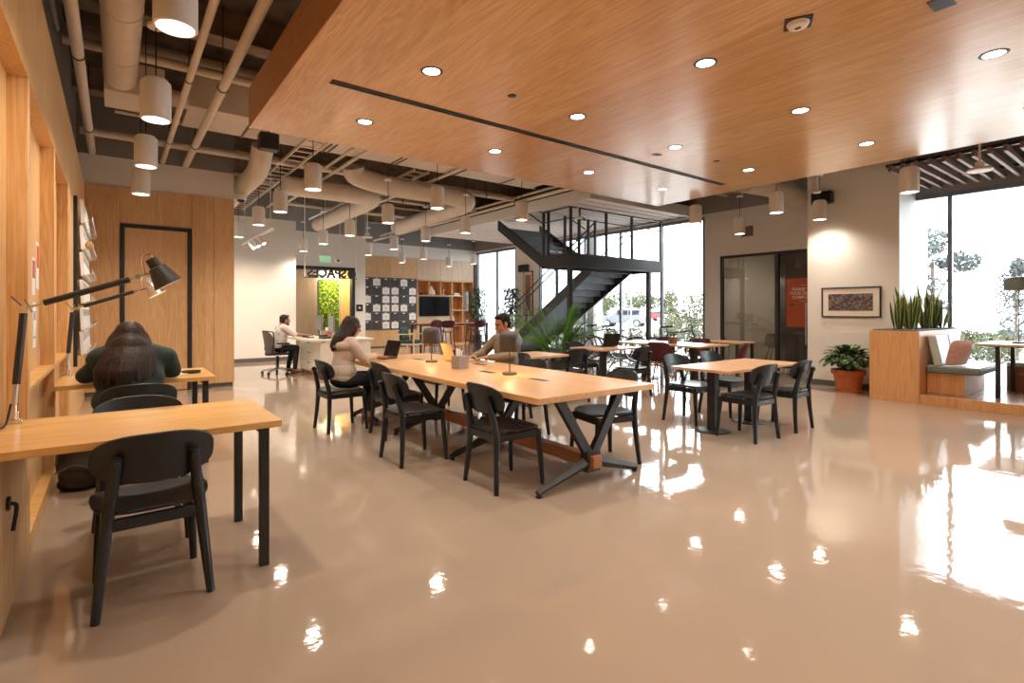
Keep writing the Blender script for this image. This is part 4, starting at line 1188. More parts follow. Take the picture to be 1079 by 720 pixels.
MB().lathe([(0, 0), (0.05, 0), (0.03, 0.05), (0.025, 0.18), (0.045, 0.24), (0, 0.30)], n=16).build('figure', M['palewood'], t)
t = thing('pebble_bowl', 'low dark bowl in the first top cubby of the bookcase', 'bowl', (bx(0), 18.14, 1.934))
MB().lathe([(0, 0), (0.06, 0), (0.12, 0.08), (0.11, 0.08), (0.05, 0.015), (0, 0.015)], n=20).build('bowl_body', M['pocket'], t)
t = thing('tall_vase', 'tall grey vase in the end cubby of the bookcase', 'vase', (bx(4)-0.05, 18.14, 1.367))
MB().lathe([(0, 0), (0.10, 0), (0.13, 0.12), (0.13, 0.60), (0.10, 0.72), (0.08, 0.72), (0.11, 0.58), (0.11, 0.02), (0, 0.02)], n=24).build('vase_body', M['vase'], t)
for k, (dz, w) in enumerate(((0, 0.30), (0.035, 0.26), (0.07, 0.22))):
    t = thing('book', 'pale book lying in the fourth cubby under the top, ' + ('bottom', 'middle', 'top')[k] + ' of three', 'book', (bx(3), 18.13, 1.934+dz), 0.05*k)
    MB().bb(-w/2, w/2, -0.09, 0.09, 0, 0.033).build('cover', M[('paper', 'vase', 'paper')[k]], t, bevel=0.002)
t = thing('white_bottle', 'slim white bottle in the lower cubby beside the television', 'bottle', (bx(3)-0.12, 18.13, 0.759))
MB().lathe([(0, 0), (0.04, 0), (0.045, 0.2), (0.02, 0.28), (0.018, 0.36), (0, 0.36)], n=18).build('bottle_body', M['paper'], t)
t = thing('restroom_sign', 'small dark square wall sign on the white column by the wall pockets', 'sign', (6.32, 16.5, 1.42))
MB().bb(-0.11, 0.11, -0.012, 0, -0.11, 0.11).build('plate', M['steel'], t, bevel=0.002)
MB().poly([(-0.05, -0.02), (0.05, -0.02), (0.0, 0.04)], -0.002, 0.0).build('symbol', M['paper'], t, (0, -0.0125, 0)).rotation_euler = (R(90), 0, 0)

# ---- living wall and hanging letter sign
t = thing('moss_panel', 'bright green living wall panel seen through the opening', 'living wall', (5.64, 17.44, 0))
MB().bb(-0.34, 0.34, 0.0, 0.019, 0.35, 2.36).build('backing', M['moss_g'], t)
for nm, mm, lo, hi, n in (('moss', 'moss_y', 0.9, 2.33, 520), ('fern', 'moss_g', 0.38, 1.25, 330)):
    q = MB()
    for i in range(n):
        x = rnd.uniform(-0.31, 0.31); z = lo + (hi-lo)*(rnd.random()**(0.7 if nm == 'moss' else 1.4))
        s = rnd.uniform(0.02, 0.05); y = -rnd.uniform(0.005, 0.05)
        v = [Vector((rnd.uniform(-1, 1), rnd.uniform(-0.6, 0.2), rnd.uniform(-1, 1)))*s for _ in range(3)]
        p = Vector((x, y, z))
        q.quad(p+v[0], p+v[1], p-v[0]*0.8, p-v[1]*0.8)
    q.build(nm, M[mm], t)
l = bpy.data.lights.new('corridor_lamp', 'AREA'); l.energy = 42; l.size = 0.4; l.color = (1, 0.93, 0.7)
lo = bpy.data.objects.new('corridor_lamp', l); COL.objects.link(lo); lo.location = (5.75, 16.95, 2.70)
t = thing('corridor_light', 'bright ceiling light strip over the living wall', 'ceiling light', (5.66, 17.2, 2.72))
MB().bb(-0.33, 0.33, -0.12, 0.12, 0, 0.04).build('diffuser', emis('corridor_glow', (1, 0.92, 0.62), 1.6), t)
SY = 13.4
t = thing('letter_sign', 'black cut out letter sign hung on two white rods, read backwards from here', 'sign', (4.38, SY, 2.15))
MB().bb(-0.67, 0.68, -0.012, 0.012, 0, 0.022).build('rail', M['steel'], t)
tx = text_mesh('letters', 'SPACES', 0.295, M['steel'], t, (-0.09, 0.008, 0.125), (R(90), 0, R(180)), 0.008, sx=1.0, bold=0.014)
MB().tube([(0.545, -0.01, 0.125), (0.545, 0.01, 0.125)], 0.115, 28).build('disc', M['steel'], t)
for x in (-0.64, 0.66):
    MB().cyl((x, 0, 0.022), (x, 0, DECK-2.15), 0.014, n=8).build('rod', M['white2'], t)
t = thing('exit_sign', 'green exit sign hung over the corridor opening', 'exit sign', (4.62, 14.6, 2.66))
MB().bb(-0.15, 0.15, -0.006, 0.006, 0, 0.18).build('panel', M['exitglass'], t)
text_mesh('letters', 'EXIT', 0.14, M['green_emit'], t, (0, -0.009, 0.09), (R(90), 0, 0), 0.002)
MB().bb(-0.12, 0.12, -0.03, 0.03, 0.18, 0.21).cyl((0, 0, 0.21), (0, 0, DECK-2.66), 0.010, n=8).build('hanger', M['white2'], t)
t = thing('hanging_camera', 'small white camera with black lens hung by the letter sign', 'camera', (5.15, 14.9, 2.72))
MB().bb(-0.14, 0.02, -0.05, 0.05, 0, 0.10).cyl((-0.02, 0, 0.1), (-0.02, 0, DECK-2.72), 0.010, n=8).build('housing', M['white2'], t)
MB().cyl((-0.09, -0.05, 0.04), (-0.09, -0.07, 0.02), 0.03, n=12).build('lens', M['steel'], t)

# ================================================================== RECEPTION DESK
t = thing('reception_desk', 'white reception desk with a drawer pedestal and warm wood plinth', 'desk', (3.62, 11.35, 0))
MB().bb(-0.62, 0.66, -0.98, 1.15, 0.725, 0.76).build('desk_top', M['white_gloss'], t, bevel=0.003)
MB().bb(-0.42, 0.60, -0.95, -0.90, 0.09, 0.724).bb(0.56, 0.60, -0.90, 1.12, 0.09, 0.724).build('modesty_panel', M['white_gloss'], t)
MB().bb(-0.42, 0.56, -0.899, 0.42, 0.09, 0.724).build('pedestal', M['white_gloss'], t, bevel=0.002)
MB().bb(-0.40, 0.58, -0.93, 0.40, 0, 0.0895).bb(0.56, 0.60, 0.41, 1.12, 0, 0.0895).build('plinth', M['oak_beam'], t)
for k in range(3):
    z = 0.11 + k*0.205
    dr = MB().bb(-0.437, -0.4205, -0.88, 0.40, z, z+0.195).build('drawer', M['white_gloss'], t, bevel=0.002)
    MB().bb(-0.447, -0.4375, -0.34, -0.14, z+0.15, z+0.165).build('handle', M['steel'], dr)
def monitor(loc, rz, label):
    t = thing('monitor', label, 'monitor', loc, rz)
    MB().lathe([(0, 0), (0.10, 0), (0.10, 0.01), (0, 0.014)], n=24).build('base', M['steel'], t)
    MB().cyl((0, 0.02, 0.01), (0, 0.02, 0.28), 0.018, n=10).build('stand', M['alu'], t)
    MB().bb(-0.27, 0.27, -0.03, 0.0, 0.12, 0.46).build('housing', M['monitor'], t, bevel=0.008)
    MB().bb(-0.26, 0.26, -0.032, -0.03, 0.13, 0.45).build('screen', M['screen'], t)
    return t
monitor((3.72, 12.15, 0.76), R(-92), 'grey monitor on the reception desk, the one beyond')
monitor((3.62, 10.98, 0.76), R(-97), 'grey monitor on the reception desk, beside the dark haired woman')
t = thing('desk_organiser', 'small orange brown desk organiser between the two monitors', 'organiser', (3.72, 11.55, 0.76))
MB().bb(-0.1, 0.1, -0.18, 0.18, 0, 0.10).bb(-0.08, 0.08, -0.16, 0.16, 0.10, 0.13).build('tray', M['oak_beam'], t, bevel=0.004)
MB().cyl((0, -0.1, 0.13), (0, -0.1, 0.24), 0.03, n=12).cyl((0, 0.08, 0.13), (0, 0.08, 0.20), 0.04, n=12).build('pen_cup', M['paper'], t)
t = thing('keyboard', 'black keyboard on the reception desk under the man in white', 'keyboard', (3.25, 11.40, 0.76), R(-90))
MB().bb(-0.21, 0.21, -0.07, 0.07, 0, 0.018).build('key_tray', M['steel'], t, bevel=0.004)
t = thing('desk_phone', 'black desk phone on the reception desk', 'phone', (3.40, 10.75, 0.76), R(-80))
MB().bb(-0.1, 0.1, -0.09, 0.09, 0, 0.04).build('phone_body', M['steel'], t, bevel=0.01)
MB().bar((-0.07, -0.09, 0.06), (-0.07, 0.09, 0.06), 0.045, 0.035).build('handset', M['steel'], t, bevel=0.01)

t = thing('office_chair', 'mesh backed swivel office chair at the reception desk', 'office chair', (2.72, 11.72, 0), R(-82))
for k in range(5):
    a = k*2*PI/5+0.3
    e = Vector((0.30*math.cos(a), 0.30*math.sin(a), 0.075))
    lg = MB().bar((0.02*math.cos(a), 0.02*math.sin(a), 0.13), e, 0.04, 0.03).build('leg', M['alu'], t, bevel=0.006)
    MB().cyl((e.x-0.012, e.y-0.012, 0.03), (e.x+0.012, e.y+0.012, 0.03), 0.03, n=14).cyl((e.x, e.y, 0.03), (e.x, e.y, 0.075), 0.01, n=8).build('caster', M['rubber'], lg)
MB().cyl((0, 0, 0.12), (0, 0, 0.38), 0.03, n=14).build('gas_column', M['steel'], t)
MB().shell(sup(0.6), lambda a, b: (0.235*a, 0.22*b, 0.42-0.02*(b > 0.6)*(b-0.6)+0.02*a*a), (0, 0, 0.05), 5, 32).build('seat', M['bag'], t)
MB().shell(sup(0.5), lambda a, b: (0.225*a, -0.25-0.04*b+0.09*a*a, 0.66+0.24*b), (0, 0.012, 0), 6, 36).build('mesh_back', mat('grey_mesh', (0.14, 0.12, 0.10), 0.7), t)
fr = MB()
for sx in (-1, 1):
    fr.tube(bez([(sx*0.22, -0.17, 0.89), (sx*0.225, -0.16, 0.68), (sx*0.19, -0.18, 0.50), (sx*0.10, -0.10, 0.40)], 6), 0.014, 8)
fr.tube(bez([(-0.22, -0.17, 0.89), (0, -0.29, 0.91), (0.22, -0.17, 0.89)], 6), 0.013, 8)
fr.build('back_frame', M['steel'], t)
for sx in (-1, 1):
    MB().tube(bez([(sx*0.20, -0.02, 0.41), (sx*0.28, -0.02, 0.50), (sx*0.27, 0.0, 0.64)], 5), 0.013, 8).bb(sx*0.27-0.04, sx*0.27+0.04, -0.11, 0.13, 0.64, 0.665).build('armrest', M['steel'], t)
# ================================================================== PEOPLE
def head_prims(c, yaw=0.0, pitch=0.0, s=1.0):
    rot = Euler((pitch, 0, yaw)).to_matrix()
    e3 = (pitch, 0, yaw)
    c = Vector(c)
    def E_(o, r):
        return ('e', c + rot @ (Vector(o)*s), tuple(q*s for q in r), e3)
    def C_(a, b, r0, r1):
        return ('c', c + rot @ (Vector(a)*s), c + rot @ (Vector(b)*s), r0*s, r1*s)
    pr = [E_((0, -0.012, 0.025), (0.076, 0.095, 0.092)), E_((0, 0.022, -0.045), (0.060, 0.066, 0.070)), E_((0, 0.060, -0.088), (0.026, 0.022, 0.020)),
          C_((0, 0.082, 0.012), (0, 0.106, -0.022), 0.010, 0.014), E_((0.076, -0.004, -0.008), (0.012, 0.021, 0.032)), E_((-0.076, -0.004, -0.008), (0.012, 0.021, 0.032)),
          E_((0, 0.074, 0.030), (0.052, 0.016, 0.013)), E_((0, 0.082, -0.052), (0.024, 0.012, 0.010)), E_((0.04, 0.06, -0.02), (0.022, 0.02, 0.02)), E_((-0.04, 0.06, -0.02), (0.022, 0.02, 0.02))]
    return pr, rot

def hand_prims(w, d, up, side, curl=0.35, s=1.0):
    # w wrist, d finger direction, up back-of-hand direction, side +1: thumb on d x up side
    w = Vector(w); d = Vector(d).normalized(); up = Vector(up).normalized(); sd = d.cross(up).normalized()*side; up = sd.cross(d).normalized()*side
    pr = [('c', w, w+d*0.03*s, 0.024*s, 0.028*s)]
    rt = Matrix((sd, d, up)).transposed()
    pr.append(('e', w+d*0.055*s, (0.042*s, 0.050*s, 0.017*s), tuple(rt.to_euler())))
    for k, (o, L_) in enumerate(((0.031, 0.070), (0.0105, 0.080), (-0.0105, 0.074), (-0.031, 0.058))):
        a = w + d*0.092*s + sd*o*s
        b = a + (d*math.cos(curl) - up*math.sin(curl) + sd*o*1.2)*L_*0.52*s
        c_ = b + (d*math.cos(curl*2.4) - up*math.sin(curl*2.4) + sd*o*0.6)*L_*0.5*s
        pr += [('c', a, b, 0.0095*s, 0.0088*s), ('c', b, c_, 0.0088*s, 0.0072*s)]
    a = w + d*0.028*s + sd*0.030*s
    b = a + (d*0.6 + sd*0.75 - up*0.25).normalized()*0.042*s
    c_ = b + (d*0.92 + sd*0.2 - up*0.25).normalized()*0.034*s
    pr += [('c', a, b, 0.014*s, 0.0105*s), ('c', b, c_, 0.0105*s, 0.008*s)]
    return pr

def seated(name, label, loc, rz, P, skin, top, legm, vox=0.009):
    t = thing(name, label, 'person', loc, rz)
    sk = []; tp = []; lg = []; sh = []
    hp, rot = head_prims(P['head'], P.get('yaw', 0), P.get('pitch', 0), P.get('hs', 1.0))
    hd = Vector(P['head'])
    sk += hp
    nb = Vector(P['chest']) + Vector((0, 0.01, 0.20*P.get('nk', 1)))
    sk.append(('c', nb, hd + rot @ Vector((0, -0.025, -0.05)), 0.056, 0.050))
    hip = Vector(P['hip']); ch = Vector(P['chest'])
    W = P.get('w', 1.0)
    sk.append(('c', hip, ch, 0.11*W, 0.10*W))
    tp += [('e', hip+Vector((0, 0, 0.02)), (0.175*W, 0.13*W, 0.12)), ('c', hip+Vector((0, 0, 0.06)), ch, 0.125*W, 0.125*W), ('e', ch, (0.17*W, 0.115*W, 0.16)), ('e', (hip+ch)/2, (0.155*W, 0.125*W, 0.18))]
    sp = P['sh']
    tp.append(('c', (-sp[0], sp[1], sp[2]), (sp[0], sp[1], sp[2]), 0.062*W, 0.062*W))
    tp.append(('c', (-0.05, sp[1], sp[2]+0.03), (0.05, sp[1], sp[2]+0.03), 0.06, 0.06))
    for sx, k in ((-1, 'L'), (1, 'R')):
        s0 = Vector((sx*sp[0], sp[1], sp[2])); el = Vector(P['el'+k]); wr = Vector(P['wr'+k])
        sk += [('c', s0, el, 0.045, 0.038), ('c', el, wr, 0.038, 0.026)]
        sk += hand_prims(wr, P['hd'+k], P.get('up', (0, 0, 1)), -1 if sx > 0 else 1, P.get('curl', 0.18))
        sl = P.get('sleeve', 1.0)
        aw = P.get('aw', 1.0)
        tp.append(('c', s0, el if sl > 0.3 else s0.lerp(el, 0.9), 0.062*aw, 0.052*aw))
        if sl > 0.3:
            tp.append(('c', el, el.lerp(wr, 0.93*sl), 0.052*aw, 0.038*aw))
        kn = Vector(P['kn'+k]); an = Vector(P['an'+k]); hj = hip + Vector((sx*0.09*W, 0.02, -0.02))
        sk += [('c', hj, kn, 0.07, 0.05), ('c', kn, an, 0.045, 0.032)]
        lg += [('c', hj, kn, 0.092*W, 0.066), ('c', kn, an + (kn-an)*P.get('hem', 0.06), 0.064, 0.046)]
        fd = Vector(P.get('fd'+k, (0, 1, 0))).normalized()
        sk.append(('c', an, an+fd*0.13+Vector((0, 0, P.get('toe', -0.05))), 0.032, 0.024))
        sh += [('c', an+Vector((0, 0, P.get('heelz', -0.045)))-fd*0.03, an+fd*0.16+Vector((0, 0, P.get('toe', -0.05)-0.005)), 0.036, 0.030)]
        if P.get('heel'):
            sh.append(('c', an+Vector((0, 0, -0.03))-fd*0.05, (an.x-fd.x*0.055, an.y-fd.y*0.055, 0.008), 0.012, 0.007))
    lg.append(('e', hip+Vector((0, 0.0, -0.02)), (0.165*W, 0.13*W, 0.09)))
    blob('body', sk, skin, t, vox, 3)
    tp += P.get('extra', [])
    blob(P.get('topname', 'shirt'), tp, top, t, vox*1.15, P.get('smooth', 6))
    blob('trousers', lg, legm, t, vox*1.3, 5)
    blob('shoe', sh, P.get('shoe', M['shoe']), t, vox, 2)
    e = MB(); br = MB()
    for sx in (-1, 1):
        e.sphere(hd + rot @ Vector((sx*0.031, 0.0765, 0.012)), 0.0095, 8)
        br.bar(hd + rot @ Vector((sx*0.016, 0.0885, 0.030)), hd + rot @ Vector((sx*0.050, 0.0765, 0.033)), 0.006, 0.008)
    e.build('eye', M['hair_k'], t); br.build('eyebrow', M['hair_k'], t)
    return t, rot, hd

def strands(prims, paths):
    for pts, rr in paths:
        n0 = len(pts); pts = bez(pts, 2)
        rr = [rr[min(n0-1, i//2)]*(1-(i % 2)/2) + rr[min(n0-1, i//2+1)]*((i % 2)/2) for i in range(len(pts))]
        for i in range(len(pts)-1):
            prims.append(('c', pts[i], pts[i+1], rr[i], rr[i+1]))

# woman in dark green, back to the viewer
P = dict(head=(-0.055, 0.25, 1.105), pitch=-0.55, hip=(-0.05, 0.02, 0.575), chest=(-0.05, 0.105, 0.865), smooth=16, extra=[('e', (-0.06, 0.05, 0.64), (0.24, 0.145, 0.15)), ('e', (-0.055, 0.09, 0.80), (0.235, 0.14, 0.17)), ('c', (-0.10, 0.15, 1.02), (-0.24, 0.15, 0.955), 0.08, 0.095), ('c', (-0.01, 0.15, 1.02), (0.135, 0.15, 0.955), 0.08, 0.095)], sh=(0.19, 0.15, 0.955), w=1.25, aw=1.25, hs=1.05,
         elL=(-0.335, 0.24, 0.825), elR=(0.24, 0.24, 0.825), wrL=(-0.17, 0.52, 0.815), wrR=(0.08, 0.52, 0.815), hdL=(0.6, 0.8, 0), hdR=(-0.5, 0.8, 0),
         knL=(-0.17, 0.42, 0.54), knR=(0.10, 0.42, 0.54), anL=(-0.17, 0.36, 0.09), anR=(0.10, 0.36, 0.09), topname='sweater')
t, rot, hd = seated('person', 'person with long dark brown hair in a dark green sweater bent over the wall desk', (0.15, 4.98, 0), 0, P, M['skin2'], M['sweater_g'], M['jeans'], 0.011)
hp = [('e', (-0.055, 0.235, 1.130), (0.108, 0.125, 0.122)), ('e', (-0.06, 0.12, 1.0), (0.14, 0.10, 0.15)), ('e', (-0.085, 0.0, 0.88), (0.15, 0.06, 0.13))]
pth = []
for k in range(25):
    a = (k/24-0.5)*2
    j = rnd.uniform(-0.012, 0.012)
    pth.append(([(-0.055+0.05*a, 0.19, 1.205-0.03*a*a), (-0.058+0.105*a, 0.125+0.07*a*a, 1.105), (-0.065+0.155*a+j, 0.0+0.09*a*a, 0.985), (-0.085+0.185*a+j, -0.075+0.10*a*a, 0.87), (-0.090+0.182*a+2*j, -0.095+0.09*a*a+j, 0.725+0.07*a*a+rnd.uniform(0, 0.05))],
                [0.036, 0.034, 0.030, 0.024, 0.008]))
strands(hp, pth)
blob('hair', hp, M['hair_b'], t, 0.0088, 2)

# woman in beige at the long table
P = dict(head=(0.03, 0.11, 1.145), pitch=-0.28, yaw=-0.15, hip=(0.0, 0.0, 0.565), chest=(0, 0.03, 0.84), sh=(0.165, 0.03, 0.955), w=0.98, aw=1.05,
         elL=(-0.22, 0.16, 0.79), elR=(0.20, 0.15, 0.795), wrL=(-0.20, 0.40, 0.79), wrR=(0.02, 0.42, 0.79), hdL=(0.1, 1, -0.05), hdR=(0.0, 1, -0.05),
         knL=(-0.10, 0.40, 0.545), knR=(0.10, 0.42, 0.535), anL=(-0.02, 0.32, 0.14), anR=(0.12, 0.24, 0.13), fdL=(0, 1, -0.2), fdR=(0.15, 1, -0.4), toe=-0.10, heel=True, heelz=-0.02, hem=0.16, topname='sweater')
t, rot, hd = seated('person', 'person with brown hair in a beige cowl sweater typing on a dark laptop', (2.05, 5.88, 0), R(-80), P, M['skin2'], M['sweater_b'], M['jeans'], 0.009)
blob('cowl', [('c', (-0.13, 0.02, 0.975), (0.13, 0.02, 0.975), 0.080, 0.080), ('e', (0, 0.0, 0.94), (0.20, 0.125, 0.085)), ('e', (0, 0.01, 0.64), (0.18, 0.14, 0.15))], M['sweater_b'], t, 0.011, 4)
hp = [('e', (0.03, 0.092, 1.172), (0.090, 0.108, 0.100)), ('e', (0.025, 0.03, 1.09), (0.095, 0.07, 0.12))]
pth = []
for k in range(21):
    a = (k/20-0.5)*2
    j = rnd.uniform(-0.01, 0.01)
    pth.append(([(0.03+0.045*a, 0.06, 1.245-0.03*a*a), (0.03+0.098*a, 0.01+0.075*a*a, 1.13), (0.015+0.122*a+j, -0.075+0.09*a*a, 1.03), (0.0+0.130*a+j, -0.105+0.09*a*a, 0.95), (-0.005+0.125*a+2*j, -0.115+0.08*a*a, 0.865+0.05*a*a+rnd.uniform(0, 0.05))],
                [0.032, 0.032, 0.030, 0.025, 0.008]))
strands(hp, pth)
blob('hair', hp, M['hair_b'], t, 0.0085, 2)

# man in olive at the long table
P = dict(head=(-0.02, 0.10, 1.165), pitch=-0.34, yaw=-0.22, hip=(0, 0.0, 0.565), chest=(0, 0.02, 0.85), sh=(0.185, 0.01, 0.975), w=1.08, aw=1.1,
         elL=(-0.27, 0.17, 0.79), elR=(0.27, 0.18, 0.79), wrL=(-0.14, 0.42, 0.785), wrR=(0.10, 0.44, 0.785), hdL=(0.4, 0.9, 0), hdR=(-0.3, 0.95, 0),
         knL=(-0.11, 0.40, 0.54), knR=(0.11, 0.40, 0.54), anL=(-0.085, 0.17, 0.09), anR=(0.085, 0.17, 0.09))
t, rot, hd = seated('person', 'person with short black hair in an olive tan shirt at the golden laptop', (3.86, 5.18, 0), R(96), P, M['skin'], M['shirt_o'], M['jeans'], 0.009)
def short_hair(t, hd, rot, m, s=1.0):
    q = lambda o: hd + rot @ (Vector(o)*s)
    e3 = tuple(rot.to_euler())
    pr = [('e', q((0, -0.030, 0.048)), (0.082*s, 0.094*s, 0.082*s), e3), ('e', q((0, -0.055, 0.0)), (0.079*s, 0.058*s, 0.08*s), e3),
          ('e', q((0, 0.030, 0.100)), (0.056*s, 0.042*s, 0.026*s), e3), ('c', q((-0.074, 0.012, 0.055)), q((-0.076, 0.02, -0.005)), 0.014*s, 0.008*s), ('c', q((0.074, 0.012, 0.055)), q((0.076, 0.02, -0.005)), 0.014*s, 0.008*s)]
    return blob('hair', pr, m, t, 0.0075, 2)
short_hair(t, hd, rot, M['hair_k'])
c = MB()
for sx in (-1, 1):
    c.bar((sx*0.015, 0.085, 1.035), (sx*0.065, 0.015, 1.065), 0.05, 0.012)
c.build('collar', M['shirt_o'], t, bevel=0.004)

# receptionist
P = dict(head=(0, 0.14, 1.12), pitch=-0.12, hip=(0, 0.0, 0.57), chest=(0, 0.06, 0.84), sh=(0.185, 0.07, 0.965), w=1.12, aw=1.25,
         elL=(-0.23, 0.24, 0.825), elR=(0.23, 0.26, 0.825), wrL=(-0.12, 0.50, 0.80), wrR=(0.14, 0.54, 0.80), hdL=(0.1, 1, 0), hdR=(-0.1, 1, 0), sleeve=0.25,
         knL=(-0.10, 0.33, 0.54), knR=(0.12, 0.33, 0.54), anL=(-0.19, 0.27, 0.09), anR=(0.20, 0.27, 0.09))
t, rot, hd = seated('person', 'person with short dark hair and beard in a white shirt at the reception desk', (2.73, 11.70, 0), R(-84), P, M['skin'], M['shirt_w'], M['jeans'], 0.011)
short_hair(t, hd, rot, M['hair_b'])
q = lambda o: hd + rot @ Vector(o)
blob('beard', [('e', q((0, 0.055, -0.085)), (0.045, 0.035, 0.032)), ('c', q((-0.062, 0.02, -0.05)), q((-0.03, 0.07, -0.075)), 0.016, 0.016), ('c', q((0.062, 0.02, -0.05)), q((0.03, 0.07, -0.075)), 0.016, 0.016)], M['hair_k'], t, 0.008, 2)

# dark patterned bag under the long table
t = thing('patterned_bag', 'black and white patterned bag hung under the long table edge', 'bag', (3.05, 4.62, 0.25))
MB().shell(sup(0.7), lambda a, b: (0.10*a, 0.03*b*0, 0.24+0.2*b), (0, 0.07, 0), 4, 28).build('bag_body', M['steel'], t)
q = MB()
for i in range(7):
    for k in range(3):
        q.box((-0.05+k*0.05, -0.037, 0.10+i*0.045), (0.028, 0.004, 0.014), rot=Matrix.Rotation(0.6, 3, 'Y'))
q.build('pattern', M['paper'], t)

# ================================================================== PLANTS
def leaf(m, base, dirv, L_, w, droop, mi=0, seg=6, up=Vector((0, 0, 1)), edge=None, fold=0.15, tipw=0.05):
    d = Vector(dirv).normalized(); sd = d.cross(up)
    if sd.length < 0.05:
        sd = Vector((1, 0, 0))
    sd.normalize(); p = Vector(base); rows = []
    for i in range(seg+1):
        k = i/seg
        ww = w*max(tipw if i else 0.25, math.sin(PI*min(1, k*0.92+0.06))**0.8)
        n = sd.cross(d).normalized()
        rows.append((p - sd*ww + n*fold*ww, p.copy(), p + sd*ww + n*fold*ww))
        d = (d + Vector((0, 0, -droop/seg))).normalized()
        p = p + d*(L_/seg)
    for a, b in zip(rows, rows[1:]):
        m.quad(a[0], a[1], b[1], b[0], mi); m.quad(a[1], a[2], b[2], b[1], mi)

# terracotta pot with broad pale leaves
t = thing('potted_plant', 'broad leaved green plant in a terracotta pot under the framed print', 'potted plant', (9.60, 3.50, 0))
MB().lathe([(0, 0), (0.19, 0), (0.19, 0.045), (0.175, 0.05), (0.215, 0.285), (0.245, 0.29), (0.25, 0.36), (0.225, 0.365), (0.205, 0.31), (0, 0.31)], n=36).build('pot', M['terracotta'], t)
MB().lathe([(0, 0.318), (0.20, 0.312), (0.20, 0.30), (0, 0.30)], n=24).build('soil', M['soil'], t)
lm = MB(); stm = MB()
for i in range(84):
    a = i*2.39996; tl = 0.15+1.25*((i+0.5)/84)
    r0 = 0.10*rnd.random()
    b0_ = Vector((r0*math.cos(a), r0*math.sin(a), 0.32))
    top = b0_ + Vector((math.cos(a)*math.sin(tl)*0.19, math.sin(a)*math.sin(tl)*0.19, 0.09+0.20*math.cos(tl)+rnd.uniform(0, 0.05)))
    stm.tube([b0_, (b0_+top)/2+Vector((0, 0, 0.03)), top], 0.005, 5)
    dv = Vector((math.cos(a)*math.sin(tl+0.25), math.sin(a)*math.sin(tl+0.25), math.cos(tl+0.25)+0.15))
    leaf(lm, top, dv, rnd.uniform(0.17, 0.23), rnd.uniform(0.058, 0.078), 1.25, 0)
    leaf(lm, top+Vector((0, 0, 0.004)), dv, 0.15, 0.034, 0.85, 1)
lm.build('foliage', [M['leaf'], M['leaf_pale']], t); stm.build('stem', M['stem'], t)

# planter box with snake plants
t = thing('planter_box', 'tall oak planter box topped with gravel beside the bench', 'planter', (9.15, 2.43, 0))
MB().bb(0.0, 0.885, 0, 0.62, 0.0, 1.03).bb(0.885, 2.12, 0, 0.44, 0.0, 1.03).build('box_body', M['oak_box'], t, bevel=0.003)
MB().bb(0.04, 0.86, 0.03, 0.59, 1.031, 1.05).bb(0.86, 2.08, 0.03, 0.41, 1.031, 1.05).build('gravel_top', M['gravel'], t)
k = 0
for i, (x, y, n, h) in enumerate(((9.42, 2.75, 8, 0.62), (9.62, 2.66, 9, 0.52), (9.86, 2.72, 9, 0.66), (10.08, 2.62, 8, 0.55), (10.32, 2.66, 9, 0.72), (10.55, 2.62, 8, 0.60), (10.78, 2.65, 8, 0.56), (11.0, 2.62, 7, 0.5))):
    nm = ['at the end by the wall', 'second from the wall end', 'third from the wall end', 'fourth from the wall end', 'fifth from the wall end', 'sixth from the wall end', 'seventh from the wall end', 'at the window end'][i]
    t = thing('snake_plant', 'upright yellow edged snake plant in the oak planter, ' + nm, 'plant', (x, y, 1.045), 0, 'snake plants in the oak planter')
    lf = MB()
    for j in range(n):
        a = j*2.4+i; rr = rnd.uniform(0.01, 0.07)
        b0_ = Vector((rr*math.cos(a), rr*math.sin(a), 0))
        tilt = rnd.uniform(0.05, 0.30)
        dv = Vector((math.cos(a)*tilt, math.sin(a)*tilt, 1))
        hh = h*rnd.uniform(0.55, 1.05); u = Vector((math.cos(a+0.7), math.sin(a+0.7), 0))
        leaf(lf, b0_, dv, hh, 0.030, -0.05, 1, 7, up=u, fold=0.25)
        leaf(lf, b0_+u*0.004, dv, hh*0.97, 0.021, -0.05, 0, 7, up=u, fold=0.25)
        leaf(lf, b0_-u*0.004, dv, hh*0.97, 0.021, -0.05, 0, 7, up=u, fold=0.25)
    lf.build('foliage', [M['leaf'], M['leaf_yel']], t)

